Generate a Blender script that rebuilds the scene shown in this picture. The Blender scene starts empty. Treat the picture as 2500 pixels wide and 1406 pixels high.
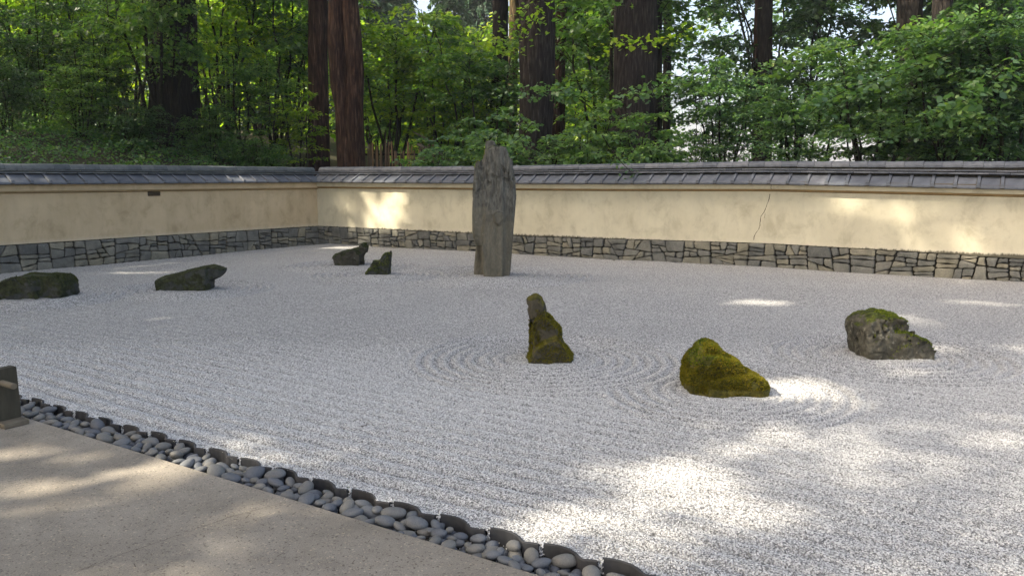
import bpy, bmesh, math, random
import numpy as np
from mathutils import Vector, Matrix, noise

random.seed(7)
RS = np.random.RandomState(11)
S = bpy.context.scene
COL = S.collection

# ------------------------------------------------------------------ camera, sky, sun, exposure
F, HZ, EYE = 2000.0, 432.0, 1.7          # focal length and horizon of the photograph in its own pixels, eye height
PITCH = math.atan((703 - HZ) / F)
cam_d = bpy.data.cameras.new('camera')
cam = bpy.data.objects.new('camera', cam_d)
COL.objects.link(cam)
cam.location = (0, 0, EYE)
cam.rotation_euler = (math.pi / 2 - PITCH, 0, 0)
cam_d.sensor_width = 36
cam_d.lens = F / 2500 * 36
cam_d.clip_start = .05
cam_d.clip_end = 2000
S.camera = cam

SUN_EL, SUN_DIR = math.radians(40), Vector((-.93, -.37)).normalized()   # towards the sun, in plan
TO_SUN = Vector((SUN_DIR.x * math.cos(SUN_EL), SUN_DIR.y * math.cos(SUN_EL), math.sin(SUN_EL)))
W = bpy.data.worlds.new('World')
S.world = W
W.use_nodes = True
nt = W.node_tree
nt.nodes.clear()
sky = nt.nodes.new('ShaderNodeTexSky')
sky.sky_type = 'NISHITA'
sky.sun_disc = False
sky.sun_elevation = SUN_EL
sky.sun_rotation = math.atan2(SUN_DIR.x, SUN_DIR.y)
sky.altitude = 200
sky.air_density = .65
sky.dust_density = 6.0
sky.ozone_density = 1.0
bg = nt.nodes.new('ShaderNodeBackground')
bg.inputs[1].default_value = .15
wo = nt.nodes.new('ShaderNodeOutputWorld')
wb = nt.nodes.new('ShaderNodeMix')
wb.data_type = 'RGBA'; wb.blend_type = 'MULTIPLY'
wb.inputs[0].default_value = 1
wb.inputs[7].default_value = (1.07, .985, .84, 1)      # the camera's white balance for open shade
nt.links.new(sky.outputs[0], wb.inputs[6])
nt.links.new(wb.outputs[2], bg.inputs[0])
nt.links.new(bg.outputs[0], wo.inputs[0])
sun_d = bpy.data.lights.new('sun', 'SUN')
sun_d.energy = 3.3
sun_d.angle = math.radians(.6)
sun_d.color = (1, .9, .74)
sun = bpy.data.objects.new('sun', sun_d)
COL.objects.link(sun)
sun.rotation_euler = TO_SUN.to_track_quat('Z', 'Y').to_euler()
sun.location = (-20, -8, 30)
S.view_settings.view_transform = 'Standard'
S.view_settings.look = 'None'
S.view_settings.exposure = 1.95
S.view_settings.gamma = 1
S.view_settings.use_curve_mapping = False
S.cycles.use_denoising = True
S.cycles.max_bounces = 9
S.cycles.diffuse_bounces = 6
S.cycles.transmission_bounces = 5
S.cycles.glossy_bounces = 2


def ray(px, py):
    x = (px - 1250) / F
    y = -(py - 703) / F
    return Vector((x, math.cos(PITCH) + y * math.sin(PITCH), -math.sin(PITCH) + y * math.cos(PITCH)))


def at_z(px, py, z=0.0):
    d = ray(px, py)
    return Vector((0, 0, EYE)) + d * ((EYE - z) / -d.z)


def at_y(px, py, y):
    d = ray(px, py)
    return Vector((0, 0, EYE)) + d * (y / d.y)


# ------------------------------------------------------------------ helpers: objects
def mesh_from(name, verts, faces, mat=None, smooth=False):
    me = bpy.data.meshes.new(name)
    me.from_pydata([tuple(v) for v in verts], [], faces)
    me.update()
    if mat: me.materials.append(mat)
    if smooth: me.polygons.foreach_set('use_smooth', [True] * len(me.polygons))
    return me


def link(name, me, parent=None, loc=None, rot=None, scale=None):
    o = bpy.data.objects.new(name, me)
    COL.objects.link(o)
    if parent: o.parent = parent
    if loc is not None: o.location = loc
    if rot is not None: o.rotation_euler = rot
    if scale is not None: o.scale = scale
    return o


def tag(o, label=None, cat=None, group=None, kind=None):
    if label: o['label'] = label
    if cat: o['category'] = cat
    if group: o['group'] = group
    if kind: o['kind'] = kind
    return o


def empty(name, loc, rz=0):
    o = bpy.data.objects.new(name, None)
    COL.objects.link(o)
    o.empty_display_size = .2
    o.location = loc
    o.rotation_euler = (0, 0, rz)
    return o


def uniform_mesh(name, V, k, mat, smooth=False):
    """V: (n, k, 3) polygons that share no vertex"""
    n = len(V)
    me = bpy.data.meshes.new(name)
    me.vertices.add(n * k)
    me.vertices.foreach_set('co', V.reshape(-1).astype(np.float32))
    me.loops.add(n * k)
    me.loops.foreach_set('vertex_index', np.arange(n * k, dtype=np.int32))
    me.polygons.add(n)
    me.polygons.foreach_set('loop_start', np.arange(0, n * k, k, dtype=np.int32))
    me.polygons.foreach_set('loop_total', np.full(n, k, dtype=np.int32))
    me.update(calc_edges=True)
    if mat: me.materials.append(mat)
    if smooth: me.polygons.foreach_set('use_smooth', [True] * n)
    return me


# ------------------------------------------------------------------ materials
def new_mat(name):
    m = bpy.data.materials.new(name)
    m.use_nodes = True
    t = m.node_tree
    t.nodes.clear()
    out = t.nodes.new('ShaderNodeOutputMaterial')
    return m, t, out


class G:
    """tiny node helper"""
    def __init__(s, t): s.t = t

    def n(s, typ, **kw):
        nd = s.t.nodes.new('ShaderNode' + typ)
        for k, v in kw.items(): setattr(nd, k, v)
        return nd

    def l(s, a, b): s.t.links.new(a, b)

    def coord(s, which='Object'): return s.n('TexCoord').outputs[which]

    def mapping(s, v, sc=(1, 1, 1), rot=(0, 0, 0)):
        m = s.n('Mapping')
        s.l(v, m.inputs[0])
        m.inputs['Scale'].default_value = sc
        m.inputs['Rotation'].default_value = rot
        return m.outputs[0]

    def noise(s, v, scale, detail=4, rough=.55, dist=0):
        x = s.n('TexNoise')
        s.l(v, x.inputs['Vector'])
        x.inputs['Scale'].default_value = scale
        x.inputs['Detail'].default_value = detail
        x.inputs['Roughness'].default_value = rough
        x.inputs['Distortion'].default_value = dist
        return x.outputs[0]

    def vor(s, v, scale, feature='F1', out='Distance'):
        x = s.n('TexVoronoi', feature=feature)
        s.l(v, x.inputs['Vector'])
        x.inputs['Scale'].default_value = scale
        return x.outputs[out]

    def ramp(s, f, stops):
        r = s.n('ValToRGB')
        s.l(f, r.inputs[0])
        el = r.color_ramp.elements
        while len(el) < len(stops): el.new(.5)
        for e, (p, c) in zip(el, stops):
            e.position = p
            e.color = (c[0], c[1], c[2], 1) if hasattr(c, '__len__') else (c, c, c, 1)
        return r.outputs[0]

    def mix(s, f, a, b, mode='MIX'):
        m = s.n('Mix', data_type='RGBA', blend_type=mode)
        for i, v in ((0, f), (6, a), (7, b)):
            if hasattr(v, 'node'): s.l(v, m.inputs[i])
            elif i == 0: m.inputs[0].default_value = v
            else: m.inputs[i].default_value = (*v, 1)
        return m.outputs[2]

    def math(s, op, a, b=None, clamp=False):
        m = s.n('Math', operation=op, use_clamp=clamp)
        for i, v in ((0, a), (1, b)):
            if v is None: continue
            if hasattr(v, 'node'): s.l(v, m.inputs[i])
            else: m.inputs[i].default_value = v
        return m.outputs[0]

    def bump(s, h, strength=.5, dist=.01, normal=None):
        b = s.n('Bump')
        s.l(h, b.inputs['Height'])
        b.inputs['Strength'].default_value = strength
        b.inputs['Distance'].default_value = dist
        if normal: s.l(normal, b.inputs['Normal'])
        return b.outputs[0]

    def bsdf(s, col, rough=.8, normal=None, spec=.3):
        b = s.n('BsdfPrincipled')
        if hasattr(col, 'node'): s.l(col, b.inputs['Base Color'])
        else: b.inputs['Base Color'].default_value = (*col, 1)
        if hasattr(rough, 'node'): s.l(rough, b.inputs['Roughness'])
        else: b.inputs['Roughness'].default_value = rough
        b.inputs['Specular IOR Level'].default_value = spec
        if normal: s.l(normal, b.inputs['Normal'])
        return b.outputs[0]


def m_gravel():
    m, t, out = new_mat('gravel')
    g = G(t)
    co = g.coord()
    cell = g.vor(co, 95, out='Color')
    bw = g.n('RGBToBW'); g.l(cell, bw.inputs[0])
    d = g.vor(co, 95)
    col = g.ramp(bw.outputs[0], [(.0, (.22, .22, .215)), (.28, (.54, .537, .525)), (.7, (.69, .685, .665)), (1, (.86, .85, .82))])
    gap = g.ramp(d, [(.34, 1.0), (.66, .42)])
    col = g.mix(1, col, gap, 'MULTIPLY')
    big = g.mix(1, g.ramp(g.noise(co, .7, 3), [(.3, .90), (.7, .98)]), g.ramp(g.noise(co, 38, 3, .75), [(.38, .52), (.5, .98), (.68, 1.14)]), 'MULTIPLY')
    col = g.mix(1, col, big, 'MULTIPLY')
    nrm = g.bump(d, .9, -.006)
    g.l(g.bsdf(col, .9, nrm, .2), out.inputs[0])
    return m


def m_grain():
    m, t, out = new_mat('gravel_grain')
    g = G(t)
    r = g.n('ObjectInfo').outputs['Random']
    col = g.ramp(r, [(0, (.12, .12, .115)), (.15, (.38, .38, .37)), (.38, (.60, .597, .585)), (.8, (.75, .745, .725)), (1, (.88, .865, .835))])
    nn = g.noise(g.coord(), 3, 2)
    col = g.mix(.2, col, g.ramp(nn, [(.3, .6), (.7, .9)]))
    g.l(g.bsdf(col, .85, None, .25), out.inputs[0])
    return m


def m_concrete():
    m, t, out = new_mat('concrete')
    g = G(t)
    co = g.coord()
    a = g.noise(co, 1.3, 5, .6)
    b = g.noise(co, 160, 3, .7)
    c = g.vor(co, 120, out='Color')
    bw = g.n('RGBToBW'); g.l(c, bw.inputs[0])
    col = g.ramp(a, [(.3, (.25, .223, .182)), (.7, (.365, .328, .272))])
    sp = g.ramp(b, [(.3, .62), (.55, 1.0), (.75, 1.12)])
    col = g.mix(1, col, sp, 'MULTIPLY')
    agg = g.ramp(bw.outputs[0], [(.12, (.10, .09, .08)), (.22, (.5, .5, .5)), (.8, (.5, .5, .5)), (.92, (.95, .9, .8))])
    col = g.mix(.55, col, agg, 'OVERLAY')
    st = g.ramp(g.noise(co, 5, 6, .7), [(.35, .86), (.6, 1.03)])
    col = g.mix(1, col, st, 'MULTIPLY')
    h = g.math('ADD', g.math('MULTIPLY', b, .6), g.math('MULTIPLY', bw.outputs[0], .4))
    g.l(g.bsdf(col, .88, g.bump(h, .5, .004), .25), out.inputs[0])
    return m


def m_plaster(name, c1, c2, streak=.955):
    m, t, out = new_mat(name)
    g = G(t)
    co = g.coord()
    a = g.noise(co, 1.1, 6, .65)
    col = g.ramp(a, [(.3, c1), (.72, c2)])
    v = g.noise(g.mapping(co, (2.5, 2.5, .35)), 1.6, 5, .6)
    col = g.mix(1, col, g.ramp(v, [(.35, streak), (.6, 1.02)]), 'MULTIPLY')
    bl = g.noise(g.mapping(co, (1, 1, .8)), 2.6, 7, .72, .4)
    col = g.mix(1, col, g.ramp(bl, [(.33, (.80, .79, .76)), (.5, (1, 1, 1)), (.68, (1.05, 1.05, 1.04))]), 'MULTIPLY')
    # scuffs and small pits
    pit = g.ramp(g.noise(g.mapping(co, (1, 1, 1.6)), 26, 3, .6), [(.69, 1.0), (.76, .62)])
    msk = g.ramp(g.noise(co, .9, 2), [(.5, 0.0), (.62, 1.0)])
    col = g.mix(g.math('MULTIPLY', msk, .8), col, g.mix(1, col, pit, 'MULTIPLY'))
    # grime and damp at the foot of the plaster
    sep = g.n('SeparateXYZ'); g.l(co, sep.inputs[0])
    edge = g.math('ADD', sep.outputs[2], g.math('MULTIPLY', g.noise(g.mapping(co, (3, 3, 1)), 6, 6, .75), .16))
    grime = g.ramp(edge, [(.502, 1.0), (.535, .0)])
    pale = g.ramp(edge, [(.53, 1.0), (.62, .0)])
    col = g.mix(g.math('MULTIPLY', pale, .35), col, (.70, .64, .50))
    col = g.mix(g.math('MULTIPLY', grime, .85), col, (.035, .034, .022))
    h = g.noise(co, 90, 4, .6)
    h2 = g.noise(co, 4, 3, .5)
    g.l(g.bsdf(col, .9, g.bump(g.math('ADD', g.math('MULTIPLY', h, .1), h2), .5, .02), .15), out.inputs[0])
    return m


def m_stone(name, stops, scale=4, bump=.02, moss=None, moss_amt=.5, random_tone=True, spots=False, upper=None, stretch=(1, 1, 1)):
    """moss = colour stops; moss_amt 0..1; upper = (z, colour) weathered zone above z"""
    m, t, out = new_mat(name)
    g = G(t)
    co = g.coord()
    cs = g.mapping(co, stretch)
    a = g.noise(cs, scale, 8, .65, .3)
    col = g.ramp(a, stops)
    fine = g.noise(cs, scale * 14, 4, .7)
    col = g.mix(1, col, g.ramp(fine, [(.3, .72), (.7, 1.15)]), 'MULTIPLY')
    if random_tone:
        r = g.n('ObjectInfo').outputs['Random']
        col = g.mix(1, col, g.ramp(r, [(0, (.68, .70, .74)), (.5, (1, 1, 1)), (.8, (1.18, 1.14, 1.02)), (1, (1.4, 1.3, 1.1))]), 'MULTIPLY')
    if upper:
        sep = g.n('SeparateXYZ'); g.l(co, sep.inputs[0])
        zz = g.math('ADD', sep.outputs[2], g.math('MULTIPLY', g.noise(co, 2.4, 5), .9))
        f = g.ramp(g.math('DIVIDE', zz, 3), [((upper[0] + .38) / 3, 0.0), ((upper[0] + .55) / 3, 1.0)])
        up = g.ramp(g.noise(g.mapping(co, (5, 5, 1.1)), 5, 9, .72), [(.30, (.030, .029, .024)), (.47, upper[1]), (.72, [c * 2.1 for c in upper[1]])])
        col = g.mix(f, col, up)
    if spots:
        sp = g.vor(g.mapping(co, (1, 1, 1)), 9)
        k = g.noise(co, 7, 4, .6)
        s1 = g.ramp(g.math('ADD', sp, g.math('MULTIPLY', k, .9)), [(.53, 1.0), (.60, 0.0)])
        col = g.mix(s1, col, (.028, .027, .02))
        s2 = g.ramp(g.noise(co, 11, 5, .7), [(.58, 0.0), (.66, 1.0)])
        col = g.mix(g.math('MULTIPLY', s2, .7), col, (.34, .32, .25))
    # pale lichen dots
    ld = g.ramp(g.vor(co, 7), [(.07, 1.0), (.10, 0.0)])
    col = g.mix(g.math('MULTIPLY', ld, .35), col, (.30, .32, .27))
    nrm = g.bump(g.math('ADD', a, g.math('MULTIPLY', fine, .35)), .8, bump)
    rough = .85
    if moss:
        geo = g.n('NewGeometry')
        sp = g.n('SeparateXYZ'); g.l(geo.outputs['Normal'], sp.inputs[0])
        mm = g.math('ADD', g.math('MULTIPLY', sp.outputs[2], .45), g.noise(co, 5, 6, .65))
        f = g.ramp(mm, [(max(.02, .95 - moss_amt), 0.0), (max(.06, 1.05 - moss_amt), 1.0)])
        mc = g.ramp(g.noise(co, 13, 6, .7), moss)
        mc = g.mix(1, mc, g.ramp(g.noise(co, 140, 2, .6), [(.3, .5), (.7, 1.4)]), 'MULTIPLY')
        mc = g.mix(1, mc, g.ramp(g.noise(co, 22, 4, .7), [(.36, .5), (.6, 1.2)]), 'MULTIPLY')
        col = g.mix(f, col, mc)
        nrm = g.bump(g.noise(co, 120, 3, .7), .7, .012, nrm)
    g.l(g.bsdf(col, rough, nrm, .2), out.inputs[0])
    return m


def m_tile(name, c1, c2, mossy=.15):
    m, t, out = new_mat(name)
    g = G(t)
    co = g.coord()
    r = g.n('ObjectInfo').outputs['Random']
    a = g.noise(co, 9, 6, .65)
    col = g.ramp(a, [(.3, c1), (.7, c2)])
    col = g.mix(1, col, g.ramp(r, [(0, (.72, .74, .78)), (.5, (1, 1, 1)), (1, (1.3, 1.24, 1.18))]), 'MULTIPLY')
    mo = g.ramp(g.noise(co, 2.2, 6, .7), [(.52, 0.0), (.66, 1.0)])
    col = g.mix(g.math('MULTIPLY', mo, mossy), col, (.10, .12, .075))
    g.l(g.bsdf(col, g.ramp(a, [(.3, .45), (.7, .7)]), g.bump(g.noise(co, 45, 4, .6), .35, .006), .45), out.inputs[0])
    return m


def m_bark(name, c1, c2, c3, moss=.0, sc=1.0):
    m, t, out = new_mat(name)
    g = G(t)
    co = g.coord()
    v = g.mapping(co, (7 * sc, 7 * sc, 1.0 * sc))
    a = g.noise(v, 2.4, 8, .68, .6)
    b = g.vor(g.mapping(co, (9 * sc, 9 * sc, 1.3 * sc)), 2.2)
    col = g.ramp(a, [(.30, c1), (.52, c2), (.75, c3)])
    col = g.mix(1, col, g.ramp(b, [(.1, 1.1), (.6, .45)]), 'MULTIPLY')
    if moss:
        f = g.ramp(g.noise(g.mapping(co, (1, 1, .4)), 2.2, 5, .6), [(.45, 0.0), (.65, 1.0)])
        col = g.mix(g.math('MULTIPLY', f, moss), col, (.055, .075, .02))
    nrm = g.bump(g.math('SUBTRACT', a, g.math('MULTIPLY', b, .5)), .9, .06)
    g.l(g.bsdf(col, .9, nrm, .15), out.inputs[0])
    return m


def m_leaf(name, cols, trans=.42, gloss=.5):
    m, t, out = new_mat(name)
    g = G(t)
    geo = g.n('NewGeometry')
    r = geo.outputs['Random Per Island']
    oi = g.n('ObjectInfo').outputs['Random']
    col = g.ramp(r, [(i / (len(cols) - 1), c) for i, c in enumerate(cols)])
    col = g.mix(1, col, g.ramp(oi, [(0, (.78, .84, .85)), (.5, (1, 1, 1)), (1, (1.18, 1.12, .9))]), 'MULTIPLY')
    d = g.bsdf(col, .42, None, gloss)
    tr = g.n('BsdfTranslucent')
    tc = g.mix(1, col, (1.5, 1.75, .55), 'MULTIPLY')
    g.l(tc, tr.inputs[0])
    mx = g.n('MixShader')
    mx.inputs[0].default_value = trans
    g.l(d, mx.inputs[1])
    g.l(tr.outputs[0], mx.inputs[2])
    g.l(mx.outputs[0], out.inputs[0])
    return m


def m_simple(name, c1, c2, scale=8, rough=.8, bump=.01, stretch=(1, 1, 1), spec=.3, rnd=None):
    m, t, out = new_mat(name)
    g = G(t)
    co = g.mapping(g.coord(), stretch)
    a = g.noise(co, scale, 6, .65)
    col = g.ramp(a, [(.3, c1), (.7, c2)])
    if rnd:
        r = g.n('ObjectInfo').outputs['Random']
        col = g.mix(1, col, g.ramp(r, [(i / (len(rnd) - 1), c) for i, c in enumerate(rnd)]), 'MULTIPLY')
    g.l(g.bsdf(col, rough, g.bump(a, .6, bump), spec), out.inputs[0])
    return m


M = {}
M['gravel'] = m_gravel()
M['grain'] = m_grain()
M['concrete'] = m_concrete()
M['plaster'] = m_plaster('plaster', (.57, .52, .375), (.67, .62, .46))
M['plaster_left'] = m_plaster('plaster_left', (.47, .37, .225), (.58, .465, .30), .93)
M['wall_stone'] = m_stone('wall_stone', [(.3, (.12, .12, .105)), (.55, (.20, .198, .172)), (.8, (.29, .278, .235))], 4, .012)
M['mortar'] = m_simple('mortar', (.014, .014, .010), (.05, .046, .034), 20, .95)
M['tile'] = m_tile('roof_tile', (.075, .084, .10), (.15, .165, .19))
M['tile_old'] = m_tile('roof_tile_mossy', (.065, .074, .076), (.13, .145, .15), .6)
M['tile_edge'] = m_simple('edging_tile', (.026, .028, .032), (.052, .053, .057), 7, .6, .004, rnd=[(.75, .78, .84), (1, 1, 1), (1.2, 1.1, 1.0)])
M['eave'] = m_simple('eave_board', (.06, .05, .035), (.12, .10, .07), 9, .85)
M['shaded_moulding'] = m_simple('shaded_moulding', (.20, .13, .05), (.30, .20, .085), 6, .95, .004)  # dirty ochre, darkened further to put shade under the ledge
M['shaded_moulding_left'] = m_simple('shaded_moulding_left', (.24, .17, .08), (.34, .25, .13), 6, .95, .004)  # lighter dirt and painted shade for the left wall's softer line
M['pebble'] = m_simple('pebble', (.115, .12, .125), (.175, .18, .18), 9, .62, .001, spec=.35,
                       rnd=[(.62, .66, .76), (.8, .84, .92), (1, 1, 1), (1.02, .97, .88), (1.35, 1.25, 1.1)])
M['trench'] = m_simple('trench_soil', (.03, .028, .024), (.10, .095, .085), 50, .95, .01)
M['post'] = m_simple('weathered_wood', (.035, .032, .022), (.075, .068, .048), 3, .85, .01, (5, 5, .8))
M['post_light'] = m_simple('weathered_wood_foot', (.11, .095, .068), (.18, .155, .115), 3, .85, .01, (1.2, 6, 6))
M['soil'] = m_simple('forest_floor', (.022, .024, .012), (.06, .055, .03), 3, .95, .05)
M['crack'] = m_simple('crack', (.05, .04, .025), (.07, .055, .035), 10, 1)
M['vent'] = m_simple('vent', (.05, .035, .02), (.10, .07, .04), 10, .9)
M['bark_dark'] = m_bark('bark_dark', (.008, .007, .006), (.030, .025, .020), (.075, .062, .050))
M['bark_grey'] = m_bark('bark_grey', (.012, .010, .009), (.045, .037, .033), (.11, .094, .082))
M['bark_red'] = m_bark('bark_red', (.018, .010, .007), (.082, .045, .030), (.22, .135, .09), sc=.8)
M['bark_moss'] = m_bark('bark_moss', (.03, .022, .012), (.13, .095, .05), (.26, .19, .10), .55)
M['stem'] = m_bark('stem', (.014, .012, .008), (.04, .034, .022), (.09, .075, .05), .35, 4)
M['stem_pale'] = m_bark('stem_pale', (.10, .085, .06), (.24, .21, .16), (.42, .38, .30), 0, 4)
M['leaf_maple'] = m_leaf('leaf_maple', [(.050, .115, .035), (.078, .165, .045), (.115, .21, .055), (.18, .28, .06)], .45)
M['leaf_hazel'] = m_leaf('leaf_hazel', [(.072, .145, .075), (.10, .19, .09), (.135, .235, .095), (.20, .30, .085)])
M['leaf_bright'] = m_leaf('leaf_bright', [(.11, .20, .03), (.17, .28, .035), (.23, .32, .04), (.32, .38, .05)], .55)
M['leaf_dark'] = m_leaf('leaf_dark', [(.036, .080, .038), (.060, .118, .050), (.095, .17, .055)], .38)
M['needle'] = m_leaf('needles', [(.035, .075, .050), (.05, .10, .06), (.07, .12, .07)], .25, .2)
M['ground_leaf'] = m_leaf('ground_leaf', [(.05, .12, .05), (.07, .16, .06), (.10, .19, .06), (.15, .24, .05)], .4)
M['moss_tuft'] = m_leaf('moss_tuft', [(.08, .085, .014), (.13, .125, .018), (.18, .155, .022), (.24, .18, .025)], .4, .1)
M['moss_green'] = m_leaf('moss_tuft_green', [(.05, .075, .012), (.09, .12, .016), (.16, .18, .020), (.24, .25, .028)], .35, .1)
M['moss_dull'] = m_leaf('moss_tuft_dull', [(.04, .05, .018), (.06, .07, .024), (.085, .092, .032)], .3, .1)
MOSS_GOLD = [(.3, (.045, .045, .012)), (.5, (.10, .092, .018)), (.7, (.17, .135, .024))]
MOSS_GREEN = [(.3, (.03, .038, .012)), (.5, (.08, .095, .016)), (.7, (.15, .17, .022))]
MOSS_DULL = [(.3, (.018, .021, .010)), (.5, (.035, .042, .018)), (.7, (.06, .068, .030))]
M['rock_dark'] = m_stone('rock_dark', [(.3, (.032, .036, .034)), (.55, (.065, .07, .064)), (.8, (.12, .12, .10))], 4, .025, MOSS_DULL, .52, False)
M['rock_brown'] = m_stone('rock_brown', [(.3, (.035, .034, .026)), (.55, (.09, .085, .066)), (.8, (.17, .155, .12))], 5, .03, MOSS_DULL, .42, False)
M['rock_tall'] = m_stone('rock_tall', [(.3, (.04, .037, .027)), (.55, (.09, .08, .055)), (.8, (.20, .175, .13))], 4, .03, MOSS_GOLD, .38, False)
M['rock_moss'] = m_stone('rock_moss', [(.3, (.04, .038, .025)), (.55, (.09, .08, .055)), (.8, (.15, .13, .10))], 4, .03, MOSS_GOLD, .95, False)
M['rock_spotted'] = m_stone('rock_spotted', [(.3, (.03, .028, .02)), (.5, (.10, .093, .07)), (.75, (.24, .22, .165))], 8, .03, MOSS_GREEN, .22, False, True)
M['standing'] = m_stone('standing_stone', [(.3, (.10, .094, .070)), (.52, (.16, .148, .112)), (.75, (.215, .195, .15))], 1.8, .012, MOSS_DULL, .12, False,
                        upper=(1.05, (.105, .102, .086)), stretch=(1.8, 1.8, .6))

# ------------------------------------------------------------------ ground: gravel bed, concrete path, forest floor
C0 = at_z(778, 593).xy
L0 = at_z(0, 660).xy
R0 = at_z(2500, 688).xy
BU = Vector((.838, -.5457)).normalized()           # border direction
BN = Vector((-BU.y, BU.x))                         # from the border towards the garden
B0 = Vector((-3.69, 6.11))                         # a joint of the edging tiles
TL = .3047                                         # pitch of the edging tiles

ROCKC = {}
for k, (px, py, r) in dict(boulder=(95, 728, 1.25), seal=(465, 706, 1.25), ragged=(858, 650, 1.3), wedge=(925, 671, 1.2),
                           standing=(1202, 673, 1.75), tall=(1335, 876, 1.30), golden=(1775, 955, 1.05), spotted=(2172, 872, 1.15)).items():
    p = at_z(px, py)
    ROCKC[k] = (p.x, p.y, r)


def wave(u):
    """scalloped plan of the edging tile row, metres towards the garden"""
    t = (u / TL) % 1.0
    xs = [0, .15, .3, .45, .58, .68, .75, .80, .86, 1]
    ys = [.004, .018, .024, .018, .0, -.024, -.037, -.034, -.026, -.016]
    return float(np.interp(t, xs, ys))


def ripple(x, y):
    """rake marks, vectorised"""
    h = np.zeros_like(x)
    m = np.zeros_like(x)
    for (cx, cy, r) in ROCKC.values():
        d = np.hypot(x - cx, y - cy)
        wdw = np.clip((r + .05 - d) / .10, 0, 1) * np.clip((d - .30) / .15, 0, 1)
        hh = (.009 - .034 * (.5 + .5 * np.cos((d - r) * 2 * math.pi / .128)) ** 3) * wdw
        h = np.where(m < wdw, hh, h)
        m = np.maximum(m, wdw)
    v = (x - B0.x) * BN.x + (y - B0.y) * BN.y
    u = (x - B0.x) * BU.x + (y - B0.y) * BU.y
    st = (.3 - (.5 + .5 * np.cos((v + .05 * np.sin(u * .9)) * 2 * math.pi / .165)) ** 3) * (.009 + .040 * np.exp(-np.clip(v, 0, 9) / 1.2)) * (.7 + .3 * np.sin(u * 1.3 + 2) * np.sin(v * .7))
    h = h + st * (1 - m)
    h += .012 * np.sin(x * .9 + 1) * np.sin(y * .7) + .006 * np.sin(x * 2.3) * np.sin(y * 1.9 + 1)
    return h


def build_bed():
    st = .033
    nu, nv = int(25 / st), int(20 / st)
    us = -9 + np.arange(nu) * st
    vs = np.arange(nv) * st
    U, Vv = np.meshgrid(us, vs, indexing='ij')
    wv = np.array([wave(u) for u in us])
    V2 = Vv + (wv[:, None] - .001) * np.clip(1 - Vv / .15, 0, 1)
    X = B0.x + U * BU.x + V2 * BN.x
    Y = B0.y + U * BU.y + V2 * BN.y
    Z = ripple(X, Y) * np.clip(Vv / .12, 0, 1) + .012 * np.clip(1 - Vv / .1, 0, 1)
    # keep what lies inside the walls (a little under them)
    uL = (C0 - L0).normalized(); nL = Vector((uL.y, -uL.x))
    uR = (R0 - C0).normalized(); nR = Vector((uR.y, -uR.x))
    inL = (X - C0.x) * nL.x + (Y - C0.y) * nL.y > -.12
    inR = (X - C0.x) * nR.x + (Y - C0.y) * nR.y > -.12
    ok = inL & inR & (X < 12)
    idx = -np.ones(X.shape, int)
    q = ok[:-1, :-1] & ok[1:, :-1] & ok[:-1, 1:] & ok[1:, 1:]
    used = np.zeros(X.shape, bool)
    used[:-1, :-1] |= q; used[1:, :-1] |= q; used[:-1, 1:] |= q; used[1:, 1:] |= q
    idx[used] = np.arange(used.sum())
    co = np.stack([X[used], Y[used], Z[used]], 1)
    I, J = np.nonzero(q)
    fc = np.stack([idx[I, J], idx[I + 1, J], idx[I + 1, J + 1], idx[I, J + 1]], 1)
    me = bpy.data.meshes.new('gravel_bed')
    me.vertices.add(len(co)); me.vertices.foreach_set('co', co.reshape(-1))
    me.loops.add(len(fc) * 4); me.loops.foreach_set('vertex_index', fc.reshape(-1).astype(np.int32))
    me.polygons.add(len(fc)); me.polygons.foreach_set('loop_start', np.arange(0, len(fc) * 4, 4, dtype=np.int32))
    me.polygons.foreach_set('loop_total', np.full(len(fc), 4, dtype=np.int32))
    me.update(calc_edges=True)
    me.polygons.foreach_set('use_smooth', [True] * len(fc))
    me.materials.append(M['gravel'])
    o = tag(link('gravel_bed', me), kind='structure')
    return co, fc


bed_co, bed_fc = build_bed()


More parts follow.
